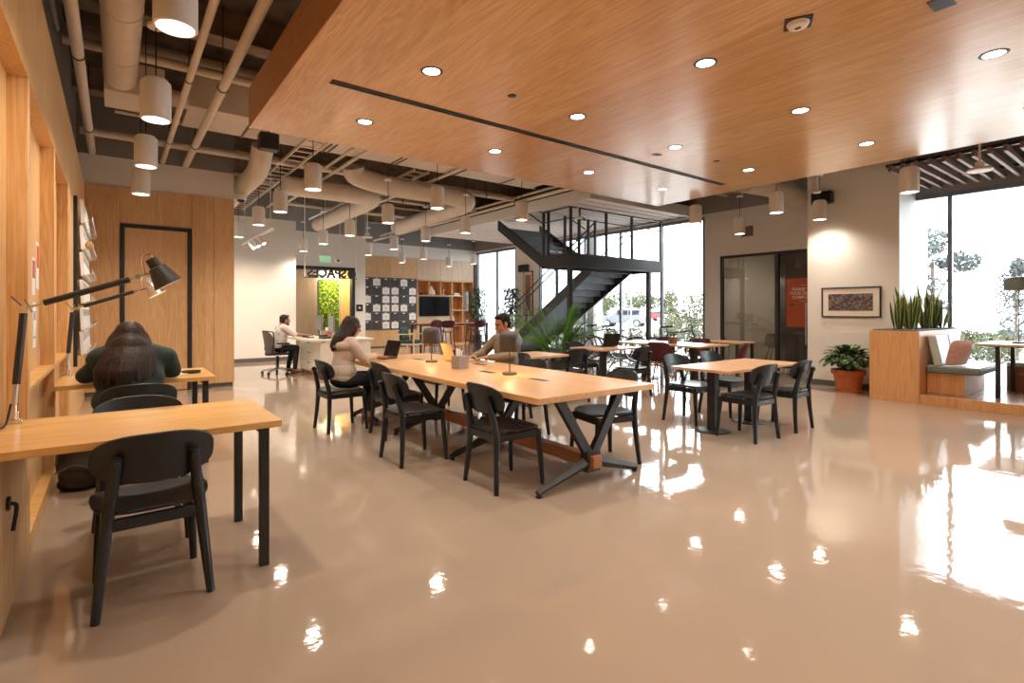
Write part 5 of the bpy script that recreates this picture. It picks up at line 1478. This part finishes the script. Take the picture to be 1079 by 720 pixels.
# palm by the stairs
def palm(loc, label, n, L_, h0, m='leaf_palm', seed=1):
    r = random.Random(seed)
    t = thing('potted_palm', label, 'potted plant', loc)
    MB().lathe([(0, 0), (0.15, 0), (0.20, 0.34), (0.185, 0.34), (0.17, 0.28), (0, 0.28)], n=24).build('pot', M['pocket'], t)
    MB().lathe([(0, 0.29), (0.168, 0.285), (0.168, 0.27), (0, 0.27)], n=20).build('soil', M['soil'], t)
    st = MB(); fo = MB()
    for i in range(n):
        a = i*2.4; el = r.uniform(0.6, 1.42)
        p = Vector((0.05*math.cos(a), 0.05*math.sin(a), 0.28))
        d = Vector((math.cos(a)*math.cos(el), math.sin(a)*math.cos(el), math.sin(el)))
        L2 = L_*r.uniform(0.75, 1.1); pts = []
        for k in range(13):
            pts.append(p.copy()); d = (d + Vector((0, 0, -0.055*(k/5)))).normalized(); p = p + d*L2/12
        st.tube(pts, [0.009*(1-0.7*k/12) for k in range(13)], 5)
        for k in range(4, 13):
            dd = (pts[k]-pts[k-1]).normalized()
            sdv = dd.cross(Vector((0, 0, 1)))
            sdv = sdv.normalized() if sdv.length > 0.05 else Vector((1, 0, 0))
            for sx in (-1, 1):
                for e in (0, 0.33, 0.66):
                    b = pts[k-1].lerp(pts[k], e)
                    leaf(fo, b, dd*0.75+sdv*sx*0.85+Vector((0, 0, 0.15)), 0.30*L_*(1-0.5*abs(k-8)/6), 0.011, 0.9, 0, 4)
    st.build('stem', M['stem'], t); fo.build('foliage', M[m], t)
    return t
palm((6.95, 7.66, 0), 'bright green feathery palm in a pot before the stairs', 24, 1.3, 0.3, seed=3)

def bushy(loc, label, h, r, n, seed, m='leaf_dark', L_=0.13):
    q = random.Random(seed)
    t = thing('potted_tree', label, 'potted plant', loc)
    MB().lathe([(0, 0), (0.17, 0), (0.21, 0.40), (0.195, 0.40), (0.18, 0.34), (0, 0.34)], n=24).build('pot', M['pocket'], t)
    tr = MB()
    for k in range(4):
        a = k*1.7
        tr.tube(bez([(0.03*math.cos(a), 0.03*math.sin(a), 0.34), (0.05*math.cos(a), 0.05*math.sin(a), h*0.5), (0.10*math.cos(a+0.5), 0.10*math.sin(a+0.5), h*0.95)], 5), 0.012, 6)
    tr.build('trunk', M['bark'], t)
    fo = MB()
    for i in range(n):
        z = 0.75 + (h-0.75)*q.random()
        rr = r*(0.55+0.45*math.sin(PI*min(1, (z-0.6)/(h-0.5))))*math.sqrt(q.random()); a = q.uniform(0, 2*PI)
        leaf(fo, (rr*math.cos(a), rr*math.sin(a), z), (math.cos(a), math.sin(a), q.uniform(-0.6, 0.5)), L_*q.uniform(0.7, 1.2), L_*0.20, 0.8, 0, 4)
    fo.build('foliage', M[m], t)
    return t
bushy((11.15, 16.9, 0), 'tall leafy potted tree by the window next to the bookcase', 2.2, 0.42, 950, 11)
bushy((11.15, 14.75, 0), 'tall leafy potted tree by the wall below the narrow framed print', 2.15, 0.40, 900, 12)

# ================================================================== RIGHT SIDE
t = thing('framed_print', 'wide framed abstract print in black frame on the art wall', 'picture', (10.05, 3.63, 1.475))
wv, hv = 0.91, 0.52
MB().bb(-0.03, 0, -wv/2, wv/2, hv/2-0.022, hv/2).bb(-0.03, 0, -wv/2, wv/2, -hv/2, -hv/2+0.022).bb(-0.03, 0, -wv/2, -wv/2+0.022, -hv/2+0.022, hv/2-0.022).bb(-0.03, 0, wv/2-0.022, wv/2, -hv/2+0.022, hv/2-0.022).build('frame', M['steel'], t, bevel=0.002)
MB().bb(-0.012, -0.002, -wv/2+0.022, wv/2-0.022, -hv/2+0.022, hv/2-0.022).build('mount', M['mat_white'], t)
MB().bb(-0.016, -0.012, -0.335, 0.345, -0.145, 0.145).build('artwork', M['art'], t)
t = thing('framed_print', 'narrow tall framed print on the pier behind the stairs', 'picture', (XE, 14.55, 1.95))
MB().bb(-0.03, 0, -0.26, 0.26, -0.80, 0.80).build('frame', M['steel'], t, bevel=0.003)
MB().bb(-0.033, -0.03, -0.22, 0.22, -0.76, 0.76).build('mount', M['mat_white'], t)
MB().bb(-0.036, -0.033, -0.15, 0.15, -0.62, 0.66).build('artwork', M['oak_beam'], t)
t = thing('mounted_speaker', 'black box speaker high on the art wall', 'speaker', (9.98, 4.05, 3.32))
MB().bb(-0.08, 0.07, -0.17, 0.17, -0.11, 0.11).build('housing', M['steel'], t, bevel=0.03, seg=3)
MB().bb(-0.085, -0.08, -0.14, 0.14, -0.085, 0.085).build('front_grille', M['rubber'], t)
t = thing('black_speaker', 'small black box speaker behind the stair stringer', 'speaker', (XE-0.09, 14.75, 2.85))
MB().bb(-0.08, 0.09, -0.22, 0.22, -0.13, 0.13).build('housing', M['steel'], t, bevel=0.02)
MB().bb(-0.085, -0.08, -0.19, 0.19, -0.1, 0.1).build('front_grille', M['rubber'], t)
t = thing('light_switch', 'white light switch below the framed print', 'switch', (10.05, 3.98, 1.09))
MB().bb(-0.006, 0, -0.04, 0.04, -0.06, 0.06).build('plate', M['white2'], t, bevel=0.002)
MB().bb(-0.010, -0.006, -0.015, 0.015, -0.03, 0.03).build('rocker', M['paper'], t, bevel=0.001)
t = thing('power_outlet', 'white wall outlet beside the terracotta pot', 'outlet', (10.05, 4.10, 0.42))
MB().bb(-0.006, 0, -0.04, 0.04, -0.06, 0.06).build('plate', M['white2'], t, bevel=0.002)
MB().bb(-0.008, -0.006, -0.015, 0.015, 0.012, 0.04).bb(-0.008, -0.006, -0.015, 0.015, -0.04, -0.012).build('socket', M['paper'], t)
t = thing('access_panel', 'flush access panel in the art wall behind the potted plant', 'panel', (10.048, 3.42, 0.55))
MB().bb(-0.004, 0, -0.42, 0.42, -0.42, 0.42).build('cover', M['white'], t, bevel=0.001)
MB().bb(-0.008, -0.004, -0.38, -0.36, -0.02, 0.02).build('latch', M['white2'], t)
t = thing('air_vent', 'square grey vent over the glass meeting room', 'vent', (XE, 6.42, 3.19))
MB().bb(-0.02, 0, -0.14, 0.14, -0.12, 0.12).build('frame', M['grille'], t, bevel=0.003)
q = MB()
for k in range(7):
    q.box((-0.022, 0, -0.09+k*0.03), (0.012, 0.25, 0.006), rot=Matrix.Rotation(0.5, 3, 'Y'))
q.build('louvre', M['base'], t)
# meeting room poster, handle and contents
t = thing('door_poster', 'orange poster with pale lettering on the smoked glass door', 'poster', (XE+0.034, 5.12, 1.505))
MB().bb(-0.003, 0.001, -0.42, 0.42, -0.53, 0.53).build('sheet', M['orange'], t)
for i, s in enumerate(('PLEASE T', 'YOUR DESK', 'COMFORT')):
    text_mesh('lettering', s, 0.088, M['postertext'], t, (-0.005, (0.30, 0.35, 0.30)[i], 0.29-i*0.088), (R(90), 0, R(-90)), 0.001, align='LEFT', bold=0.002)
MB().bb(-0.005, -0.003, -0.02, 0.13, 0.375, 0.382).bb(-0.005, -0.003, -0.02, 0.13, 0.035, 0.042).build('rule', M['postertext'], t)
MB().bb(-0.006, -0.003, 0.25, 0.34, -0.06, -0.03).build('mark', M['steel'], t)
MB().cyl((0, 0, -0.45), (0, 0, 0.45), 0.014, n=12).cyl((0, 0, -0.35), (0.075, 0, -0.35), 0.009, n=8).cyl((0, 0, 0.35), (0.075, 0, 0.35), 0.009, n=8).build('handle', M['alu'], gw, (XE-0.04, 5.10, 1.05))
t = thing('framed_print', 'pale framed print inside the glass meeting room', 'picture', (14.99, 6.15, 1.6))
MB().bb(-0.03, 0, -0.45, 0.45, -0.55, 0.55).build('frame', M['steel'], t)
MB().bb(-0.034, -0.03, -0.41, 0.41, -0.51, 0.51).build('mount', M['mat_white'], t)
MB().bar((-0.036, -0.2, 0.3), (-0.036, -0.2, -0.2), 0.01, 0.03).bar((-0.036, -0.2, 0.1), (-0.036, 0.2, -0.1), 0.01, 0.03).build('artwork', M['grille'], t)
t = thing('meeting_desk', 'table inside the glass meeting room', 'table', (13.6, 5.7, 0))
MB().bb(-0.6, 0.6, -0.7, 0.7, 0.70, 0.735).build('table_top', M['oak_small'], t, bevel=0.003)
for sx in (-1, 1):
    for sy in (-1, 1):
        MB().bb(sx*0.55-0.025, sx*0.55+0.025, sy*0.65-0.025, sy*0.65+0.025, 0, 0.70).build('leg', M['steel'], t)
o = copy_tree(sc0); o.location = (12.75, 6.2, 0); o.rotation_euler = (0, 0, R(-80)); o['label'] = 'maroon shell chair inside the glass meeting room'; o['group'] = 'maroon shell chairs'
l = bpy.data.lights.new('room_lamp', 'AREA'); l.energy = 16; l.size = 0.3; l.color = (1, 0.85, 0.65)
lo = bpy.data.objects.new('room_lamp', l); COL.objects.link(lo); lo.location = (13.4, 5.9, 2.86)
t = thing('room_light', 'square ceiling light inside the glass meeting room', 'ceiling light', (13.4, 5.9, 2.87))
MB().bb(-0.18, 0.18, -0.18, 0.18, 0.0, 0.03).build('diffuser', M['lens_dn'], t)

# platform, benches, cushions, table
PZ = 0.13
tag(MB().bb(9.15, 11.29, -2.5, 2.425, 0.0, PZ-0.012).bb(9.15, 9.19, -2.5, 2.425, PZ-0.012, PZ).bb(9.19, 11.29, -2.5, 2.425, PZ-0.012, PZ-0.001, 1).build('platform', [M['oak_box'], M['platform']], None, bevel=0.002), 'low oak platform step under the window bench and table', 'platform')
t = thing('window_bench', 'oak bench with grey green seat cushion against the planter box', 'bench', (9.42, 2.42, PZ))
MB().bb(0.05, 1.2, -0.42, 0, 0, 0.30).build('bench_base', M['oak_box'], t, bevel=0.003)
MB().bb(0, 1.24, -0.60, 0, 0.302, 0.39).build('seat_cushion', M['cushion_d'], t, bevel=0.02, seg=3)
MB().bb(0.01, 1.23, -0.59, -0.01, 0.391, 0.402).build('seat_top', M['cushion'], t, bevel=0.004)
for k in range(2):
    q = Matrix.Rotation(R(-10), 3, 'X')
    MB().box((0.33+k*0.62, -0.09, 0.62), (0.60, 0.10, 0.44), rot=q).build('back_cushion', M['cushion'], t, bevel=0.025, seg=3)
t = thing('window_bench', 'dark brown bench under the window with a metal pull', 'bench', (10.78, -0.6, PZ))
MB().bb(0.0, 0.50, -1.6, 2.38, 0, 0.36).build('bench_base', M['brown_box'], t, bevel=0.003)
MB().bb(-0.02, 0.50, -1.6, 2.38, 0.362, 0.42).build('seat_cushion', M['cushion'], t, bevel=0.015)
MB().bb(-0.012, -0.001, 2.12, 2.26, 0.24, 0.245).bb(-0.012, -0.001, 2.12, 2.26, 0.28, 0.285).bb(-0.012, -0.001, 2.12, 2.125, 0.245, 0.28).bb(-0.012, -0.001, 2.255, 2.26, 0.245, 0.28).build('pull', M['chrome'], t)
t = thing('pillow', 'pink throw pillow leaning on the pale bench cushions', 'pillow', (9.63, 2.09, 0.537), R(-24))
def pil(sgn):
    return lambda a, b: (0.20*a, sgn*0.075*(1-abs(a)**2.4)*(1-abs(b)**2.4)-0.05*b, 0.19+0.185*b)
pm = MB().shell(sup(0.45), pil(1), (0, 0.012, 0), 6, 36).shell(sup(0.45), pil(-1), (0, 0.012, 0), 6, 36)
pm.build('cover', M['pink'], t)
t = thing('platform_table', 'oak table with black legs standing on the window platform', 'table', (10.2, 1.5, PZ))
MB().bb(-0.70, 0.50, -0.42, 0.40, 0.715, 0.745).build('table_top', M['oak_small'], t, bevel=0.003)
for x in (-0.55, 0.40):
    for y in (-0.24, 0.18):
        MB().bb(x-0.025, x+0.025, y-0.025, y+0.025, 0, 0.70).build('leg', M['steel'], t, bevel=0.003)
    MB().bb(x-0.03, x+0.03, -0.32, 0.30, 0.70, 0.7145).build('crossbar', M['steel'], t)
t = mushroom((10.02, 1.53, PZ+0.745), 'tall grey green dome lamp on the platform table', 0.93, False, 'cushion_d', 1.5)

# slat canopy and sensors
t = thing('slat_canopy', 'dark walnut slat canopy hung before the tall window', 'slat canopy', (10.2, 0.6, 3.42))
sm = MB()
for k in range(31):
    y = 2.22 - k*0.16
    sm.bb(-0.95, 0.98, y-0.022, y+0.022, 0, 0.085)
sm.build('slat', M['walnut'], t, bevel=0.002)
MB().bb(-0.85, -0.79, -2.7, 2.3, 0.086, 0.13).bb(0.6, 0.66, -2.7, 2.3, 0.086, 0.13).build('carrier_rail', M['steel'], t)
q = MB()
for y in (2.1, 0.6, -0.9):
    for x in (-0.82, 0.63):
        q.cyl((x, y, 0.13), (x, y, DECK-3.42), 0.006, n=6)
q.build('hanger_rod', M['steel'], t)
def sensor(loc, label, w=0.09):
    t = thing('hanging_sensor', label, 'sensor', loc)
    MB().lathe([(0, 0), (w*0.9, 0.0), (w, 0.015), (w*0.8, 0.04), (w*0.35, 0.055), (w*0.35, 0.11), (0, 0.11)], n=22).build('housing', M['white2'], t)
    MB().cyl((0, 0, 0.11), (0, 0, DECK-loc[2]), 0.012, n=8).build('rod', M['white2'], t)
    return t
sensor((8.35, 1.62, 3.02), 'white disc sensor hung on a rod before the slat canopy', 0.13)
sensor((8.55, 3.55, 3.13), 'small white cup sensor on a rod beside the black box speaker', 0.055)
sensor((4.75, 11.9, 3.05), 'white disc sensor hung on a rod before the clipboard wall', 0.13)
sensor((7.2, 7.35, 3.12), 'small white box sensor on a rod beside the stair ceiling', 0.06)

# ================================================================== STAIRS
ST_X0, ST_X1, ST_Y0, ST_Y1, ST_Z = 8.12, 11.45, 8.55, 9.53, 2.63
t = thing('steel_staircase', 'black steel switchback staircase with railings before the tall window', 'staircase', (ST_X0, ST_Y0, 0))
ox, oy = ST_X0, ST_Y0
def L3(x, y, z):
    return (x-ox, y-oy, z)
Wd = ST_X1-ST_X0; Dp = ST_Y1-ST_Y0
MB().bb(0, Wd, 0, 0.05, ST_Z-0.30, ST_Z).bb(0, 0.05, 0.05, Dp, ST_Z-0.30, ST_Z).bb(Wd-0.05, Wd, 0.05, Dp, ST_Z-0.30, ST_Z).bb(0.05, Wd-0.05, 0.05, Dp, ST_Z-0.06, ST_Z-0.02).bb(0.05, Wd-0.05, Dp-0.05, Dp, ST_Z-0.30, ST_Z-0.06).build('landing', M['steel'], t, bevel=0.003)
for x, y in ((0.05, 0.05), (Wd-0.5, 0.05)):
    MB().bb(x-0.05, x+0.05, y-0.05, y+0.05, 0, ST_Z-0.301).build('column', M['steel'], t, bevel=0.004)
SL = 0.62
uy1 = Dp + (3.74-ST_Z)/SL
fw = 1.5
for x in (0.0, fw-0.05):
    m = MB()
    vs = [(x, Dp, ST_Z-0.27), (x, uy1+0.0, 3.74-0.27), (x, uy1+0.0, 3.74-0.001), (x, Dp+0.0, ST_Z+0.02)]
    vs2 = [(a+0.05, b_, c_) for a, b_, c_ in vs]
    m._add(vs+vs2, [(0, 1, 2, 3), (7, 6, 5, 4), (0, 4, 5, 1), (1, 5, 6, 2), (2, 6, 7, 3), (3, 7, 4, 0)])
    m.build('stringer', M['steel'], t)
nst = 6
for k in range(nst):
    y = Dp + 0.12 + k*0.27; z = ST_Z + 0.03 + k*0.27*SL
    MB().bb(0.055, fw-0.055, y, y+0.28, z-0.03, z).bb(0.055, fw-0.055, y, y+0.012, z-0.12, z-0.03).build('tread', M['steel_fr'], t)
lx0, lx1 = Wd-1.55, Wd-0.05
ly1 = Dp + ST_Z/SL
for x in (lx0, lx1-0.05):
    m = MB()
    vs = [(x, Dp, ST_Z-0.28), (x, ly1-0.45, 0.0), (x, ly1, 0.0), (x, ly1, 0.03), (x, Dp, ST_Z+0.03)]
    vs2 = [(a+0.05, b_, c_) for a, b_, c_ in vs]
    n = 5
    m._add(vs+vs2, [tuple(range(5)), tuple(range(9, 4, -1))] + [(i, i+5, (i+1) % 5+5, (i+1) % 5) for i in range(5)])
    m.build('stringer', M['steel'], t)
for k in range(15):
    y = Dp + 0.02 + k*0.275; z = ST_Z - 0.17*(k+1)
    if z > 0.05:
        MB().bb(lx0+0.055, lx1-0.055, y, y+0.285, z-0.035, z).bb(lx0+0.055, lx1-0.055, y+0.27, y+0.282, z-0.172, z-0.035).build('tread', M['steel_fr'], t)
RH = 1.04
def rail_run(pts, n, mid=(0.76,), nm='railing'):
    m = MB(); pp = [Vector(p) for p in pts]
    for a, b in zip(pp, pp[1:]):
        up = Vector((0, 0, RH))
        m.bar(a+up, b+up, 0.05, 0.026)
        for q_ in mid:
            m.bar(a+up*q_, b+up*q_, 0.022, 0.022)
    m.build(nm, M['steel'], t)
def posts(pts):
    for p in pts:
        MB().bb(p[0]-0.026, p[0]+0.026, p[1]-0.026, p[1]+0.026, p[2], p[2]+RH).build('post', M['steel'], t)
rail_run([(0.03, Dp, ST_Z), (0.03, 0.03, ST_Z), (Wd-0.03, 0.03, ST_Z), (Wd-0.03, Dp, ST_Z)], 0)
posts([(0.03, Dp-0.05, ST_Z), (0.03, Dp-0.22, ST_Z), (0.06, 0.03, ST_Z), (0.32, 0.03, ST_Z), (1.22, 0.03, ST_Z), (2.15, 0.03, ST_Z), (Wd-0.03, 0.03, ST_Z), (Wd-0.03, Dp, ST_Z), (fw+0.05, Dp-0.03, ST_Z), (lx0+0.02, Dp-0.03, ST_Z), (0.75, Dp-0.02, ST_Z)])
# upper flight handrails
for x in (0.03, fw-0.03):
    m = MB()
    for q_ in (1.0, 0.76):
        a = Vector((x, Dp, ST_Z+RH*q_)); b = Vector((x, Dp+(3.74-ST_Z-RH*q_)/SL, 3.74)) if RH*q_ < 3.74-ST_Z-0.02 else None
        if b is not None:
            m.bar(a, b, 0.03, 0.022)
    m.build('handrail', M['steel'], t)
# lower flight handrails
for x in (lx0+0.02, lx1-0.02):
    a = Vector((x, Dp, ST_Z+0.0)); b = Vector((x, ly1-0.1, 0.08))
    m = MB()
    for q_ in (1.0, 0.80):
        m.bar(a+Vector((0, 0, 0.98*q_)), b+Vector((0, 0, 0.98*q_)), 0.035, 0.022)
    m.build('handrail', M['steel'], t)
    for k in (0.35, 0.68, 0.99):
        p = a.lerp(b, k)
        MB().bb(p.x-0.02, p.x+0.02, p.y-0.02, p.y+0.02, p.z-0.02, p.z+0.97).build('post', M['steel'], t)

# ================================================================== BICYCLES
def bike(loc, rz, label, fm):
    t = thing('bicycle', label, 'bicycle', loc, rz, 'bicycles by the tall window')
    r = 0.335; fx, rx = 0.52, -0.52
    for x in (fx, rx):
        w = MB().torus((x, 0, r), r-0.018, 0.017, 'Y', 36, 8).build('wheel', M['rubber'], t)
        MB().torus((x, 0, r), r-0.04, 0.009, 'Y', 36, 6).build('rim', M['alu'], w)
        s = MB().cyl((x, -0.03, r), (x, 0.03, r), 0.02, n=10)
        for k in range(14):
            a = k*2*PI/14
            s.tube([(x, 0.02*(-1)**k, r), (x+(r-0.045)*math.cos(a), 0, r+(r-0.045)*math.sin(a))], 0.0018, 4)
        s.build('spoke', M['chrome'], w)
    bb_ = (-0.08, 0, 0.28); st = (-0.22, 0, 0.78); hd_ = (0.36, 0, 0.84); hb = (0.40, 0, 0.70)
    f = MB().tube([bb_, st], 0.016, 10).tube([st, hd_], 0.016, 10).tube([bb_, hb], 0.018, 10).tube([hd_, hb], 0.019, 10)
    for sy in (-1, 1):
        f.tube([bb_, (rx, sy*0.05, r)], 0.009, 8).tube([(-0.215, 0, 0.74), (rx, sy*0.05, r)], 0.008, 8)
    f.build('frame', M[fm], t)
    k = MB()
    for sy in (-1, 1):
        k.tube(bez([hb, (0.43, sy*0.05, 0.62), (fx, sy*0.05, r)], 4), 0.011, 8)
    k.build('fork', M[fm], t)
    MB().tube([hd_, (0.345, 0, 0.96)], 0.012, 8).tube(bez([(0.27, -0.28, 0.98), (0.36, -0.20, 0.98), (0.36, 0, 0.965), (0.36, 0.20, 0.98), (0.27, 0.28, 0.98)], 5), 0.011, 8).build('handlebar', M['steel'], t)
    MB().tube([st, (-0.25, 0, 0.90)], 0.012, 8).shell(sup(0.9), lambda a, b: (-0.24+0.14*a, 0.075*b*(1-0.55*max(0, a)), 0.93+0.01*a), (0, 0, 0.045), 4, 24).build('saddle', M['rubber'], t)
    MB().torus((-0.08, 0.045, 0.28), 0.085, 0.006, 'Y', 24, 6).bar((-0.08, 0.06, 0.28), (0.05, 0.06, 0.20), 0.012, 0.02).bar((-0.08, -0.06, 0.28), (-0.21, -0.06, 0.36), 0.012, 0.02).build('crank', M['steel'], t)
    return t
bike((10.15, 10.60, 0), R(-48), 'pale bicycle partly behind the palm, its front wheel toward the column', 'bike_b')
bike((10.46, 9.80, 0), R(-46), 'dark bicycle beyond the laptop, its wheel under the stair flight', 'bike_k')
bike((10.28, 9.10, 0), R(-50), 'pale bicycle parked past the open graphite laptop', 'bike_b')
bike((11.02, 7.80, 0), R(-56), 'dark bicycle with raised handlebar before the corner of the tall window', 'bike_k')

# ================================================================== OUTSIDE
def crown(m, c, r, n, s, q, mi=0):
    for i in range(n):
        while True:
            v = Vector((q.uniform(-1, 1), q.uniform(-1, 1), q.uniform(-1, 1)))
            if 0.15 < v.length < 1:
                break
        p = Vector(c) + Vector((v.x*r[0], v.y*r[1], v.z*r[2]))
        a = Vector((q.gauss(0, 1), q.gauss(0, 1), q.gauss(0, 1))).normalized(); b = a.cross(Vector((q.gauss(0, 1), q.gauss(0, 1), q.gauss(0, 1)))).normalized()
        k = s*q.uniform(0.6, 1.3)
        m.quad(p-a*k, p+b*k*0.45, p+a*k, p-b*k*0.45, mi)
def tree(loc, label, blobs, h, mname, leafs, n, seed, branches=6, tr=0.10, cat='tree'):
    q = random.Random(seed)
    t = thing('leafy_tree' if cat == 'tree' else 'leafy_bush', label, cat, loc)
    tk = MB().tube(bez([(0, 0, 0), (0.05*h*0.3, 0.03, h*0.4), (0.0, 0.02*h, h)], 5), [tr*(1-0.6*k/10) for k in range(11)], 8)
    fo = MB()
    for c, r in blobs:
        crown(fo, c, r, int(n/len(blobs)), leafs, q)
        tk.tube(bez([(0, 0, h*0.55), (c[0]*0.5, c[1]*0.5, (h*0.6+c[2])*0.5), c], 4), [tr*0.45*(1-0.8*k/8) for k in range(9)], 6)
    tk.build('trunk', M['bark'], t); fo.build('crown', M[mname], t)
    return t
def at_px(ang, dist):
    return (math.sin(ang)*dist, math.cos(ang)*dist)
def dirp(px, d):
    # a point outside at depth d in front of the viewpoint, along the column px of the photograph
    a = math.atan((539.5-121)/551); tt = (px-539.5)/551
    return (d*(math.sin(a)+tt*math.cos(a)), d*(math.cos(a)-tt*math.sin(a)))
x, y = dirp(655, 70)
tree((x, y, -0.15), 'broad umbrella shaped tree across the street behind parked cars', [((0, 0, 3.0), (4.6, 4.6, 1.3)), ((-2.5, 2, 2.4), (2.5, 2.5, 1.0)), ((2.5, -2, 2.6), (2.6, 2.6, 1.0))], 2.8, 'tree', 0.22, 3000, 21, tr=0.2)
x, y = dirp(732, 23)
tree((x, y, -0.15), 'rounded green tree outside the tall window beside its jamb', [((0, 0, 1.6), (0.75, 0.75, 0.75)), ((-0.4, 0.4, 0.9), (0.7, 0.7, 0.6)), ((0.3, -0.3, 0.7), (0.7, 0.7, 0.6))], 1.7, 'tree', 0.075, 2600, 22, tr=0.06)
x, y = dirp(706, 27)
tree((x, y, -0.15), 'slender bush outside between the window mullions', [((0, 0, 1.9), (0.45, 0.45, 0.7)), ((0.1, 0, 0.9), (0.6, 0.6, 0.8))], 1.9, 'tree', 0.09, 1500, 23, tr=0.05)
x, y = dirp(628, 58)
tree((x, y, -0.15), 'small yellowish tree outside behind the stair flight', [((0, 0, 2.4), (1.5, 1.5, 0.9)), ((0.6, 0, 1.5), (1.4, 1.4, 0.9))], 2.0, 'tree', 0.16, 1600, 24, tr=0.08)
x, y = dirp(985, 17.5)
tree((x, y, -0.15), 'open crowned grey green tree outside the tall window beside the planter', [((0.1, 0.5, 3.2), (0.9, 0.8, 0.75)), ((0.0, 0.2, 3.8), (0.7, 0.7, 0.5)), ((0.3, -0.6, 3.1), (0.55, 0.6, 0.35)), ((-0.1, 0.5, 2.4), (0.9, 0.7, 0.35)), ((0.0, 0.3, 1.7), (0.9, 0.7, 0.3))], 3.2, 'tree2', 0.085, 2600, 25, tr=0.09)
x, y = dirp(1072, 15.5)
tree((x, y, -0.15), 'young grey green tree outside behind the tall dome lamp', [((0, 0, 1.2), (0.5, 0.5, 0.8)), ((0.0, 0.1, 2.1), (0.42, 0.42, 0.6)), ((0.0, 0, 2.75), (0.2, 0.2, 0.3))], 2.4, 'tree2', 0.06, 1700, 26, tr=0.05)
for i, (px, d, s) in enumerate(((612, 20, 'low hedge clump outside, near the stair foot'), (640, 19, 'low hedge clump outside, below the parked cars'), (668, 19, 'low hedge clump outside, before the red sign board'), (700, 19, 'low hedge clump outside, between the mullions'), (727, 18, 'low hedge clump outside, below the rounded tree'), (1030, 15.5, 'low shrub outside, past the bench cushions'), (1050, 14.5, 'low shrub outside, over the platform table edge'), (1064, 18, 'low shrub outside, at the foot of the young tree'), (1012, 17, 'low shrub outside, beside the window mullion at the planter'))):
    x, y = dirp(px, d)
    q = random.Random(40+i)
    t = thing('low_shrub', s, 'shrub', (x, y, -0.15), 0, 'low shrubs outside')
    fo = MB()
    crown(fo, (0, 0, 0.45), (0.5, 0.5, 0.45), 1000, 0.055, q)
    fo.build('foliage', M['tree'], t)
    MB().tube([(0, 0, 0), (0.02, 0, 0.4)], 0.02, 6).build('stem', M['bark'], t)
def car(loc, rz, label, m, suv=True):
    t = thing('parked_car', label, 'car', loc, rz)
    prof = [(-2.2, 0.35), (-2.25, 0.8), (-2.1, 1.05), (-1.75, 1.62 if suv else 1.38), (0.35, 1.66 if suv else 1.42), (1.0, 1.08), (2.05, 0.95), (2.25, 0.65), (2.2, 0.35)]
    n = len(prof)
    vs = [(a, -0.88, b) for a, b in prof] + [(a, 0.88, b) for a, b in prof]
    m_ = MB(); m_._add(vs, [tuple(range(n)), tuple(range(2*n-1, n-1, -1))] + [(i, (i+1) % n, n+(i+1) % n, n+i) for i in range(n)])
    m_.build('car_body', m, t, bevel=0.08, seg=3)
    g_ = MB()
    for sy in (-1, 1):
        g_.box((-1.1, sy*0.885, 1.30 if suv else 1.16), (0.95, 0.02, 0.38 if suv else 0.3)).box((-0.05, sy*0.885, 1.30 if suv else 1.16), (0.95, 0.02, 0.38 if suv else 0.3))
    g_.box((-2.0, 0, 1.28), (0.03, 1.4, 0.36), rot=Matrix.Rotation(R(30), 3, 'Y')).box((0.70, 0, 1.36), (0.03, 1.4, 0.5), rot=Matrix.Rotation(R(-48), 3, 'Y'))
    g_.build('window_glass', M['cargl'], t)
    for x in (-1.35, 1.35):
        for sy in (-1, 1):
            w = MB().tube([(x, sy*0.72, 0.34), (x, sy*0.91, 0.34)], 0.34, 24).build('wheel', M['rubber'], t)
            MB().tube([(x, sy*0.9, 0.34), (x, sy*0.92, 0.34)], 0.2, 18).build('hubcap', M['alu'], w)
x, y = dirp(608, 42); car((x, y, -0.15), 2.3, 'white parked car outside, seen through the stair flight', M['carwhite'])
x, y = dirp(658, 48); car((x, y, -0.15), 2.0, 'white parked van like car outside under the umbrella tree', M['carwhite'])
x, y = dirp(682, 74); car((x, y, -0.15), 2.5, 'red parked car outside beside the window mullion', M['red'], False)
x, y = dirp(665, 40)
t = thing('light_pole', 'pale street light pole outside before the umbrella tree', 'pole', (x, y, -0.15))
MB().cyl((0, 0, 0), (0, 0, 2.6), 0.05, 0.04, 10).cyl((0, 0, 0), (0, 0, 0.3), 0.10, 0.08, 10).build('shaft', M['white2'], t)
MB().bb(-0.25, 0.25, -0.08, 0.08, 2.6, 2.68).build('lamp_head', M['white2'], t)
x, y = dirp(625, 17.6)
struct('trim_facade_column', MB().bb(x-0.22, x+0.22, y-0.22, y+0.22, -0.15, 5), M['white'])

# ================================================================== LIGHT, SKY, CAMERA
w = bpy.data.worlds.new('overcast'); sc.world = w; w.use_nodes = True
bg = w.node_tree.nodes['Background']
bg.inputs['Color'].default_value = (0.90, 0.95, 1.0, 1)
bg.inputs['Strength'].default_value = 8.0

cam = bpy.data.cameras.new('camera'); co = bpy.data.objects.new('camera', cam); COL.objects.link(co)
cam.sensor_width = 36.0; cam.sensor_fit = 'HORIZONTAL'; cam.lens = 551/1079*36
cam.shift_y = -32.5/1079
cam.clip_end = 500; cam.clip_start = 0.05
co.location = (0, 0, 1.33)
co.rotation_euler = (R(90), 0, -math.atan((539.5-121)/551))
sc.camera = co
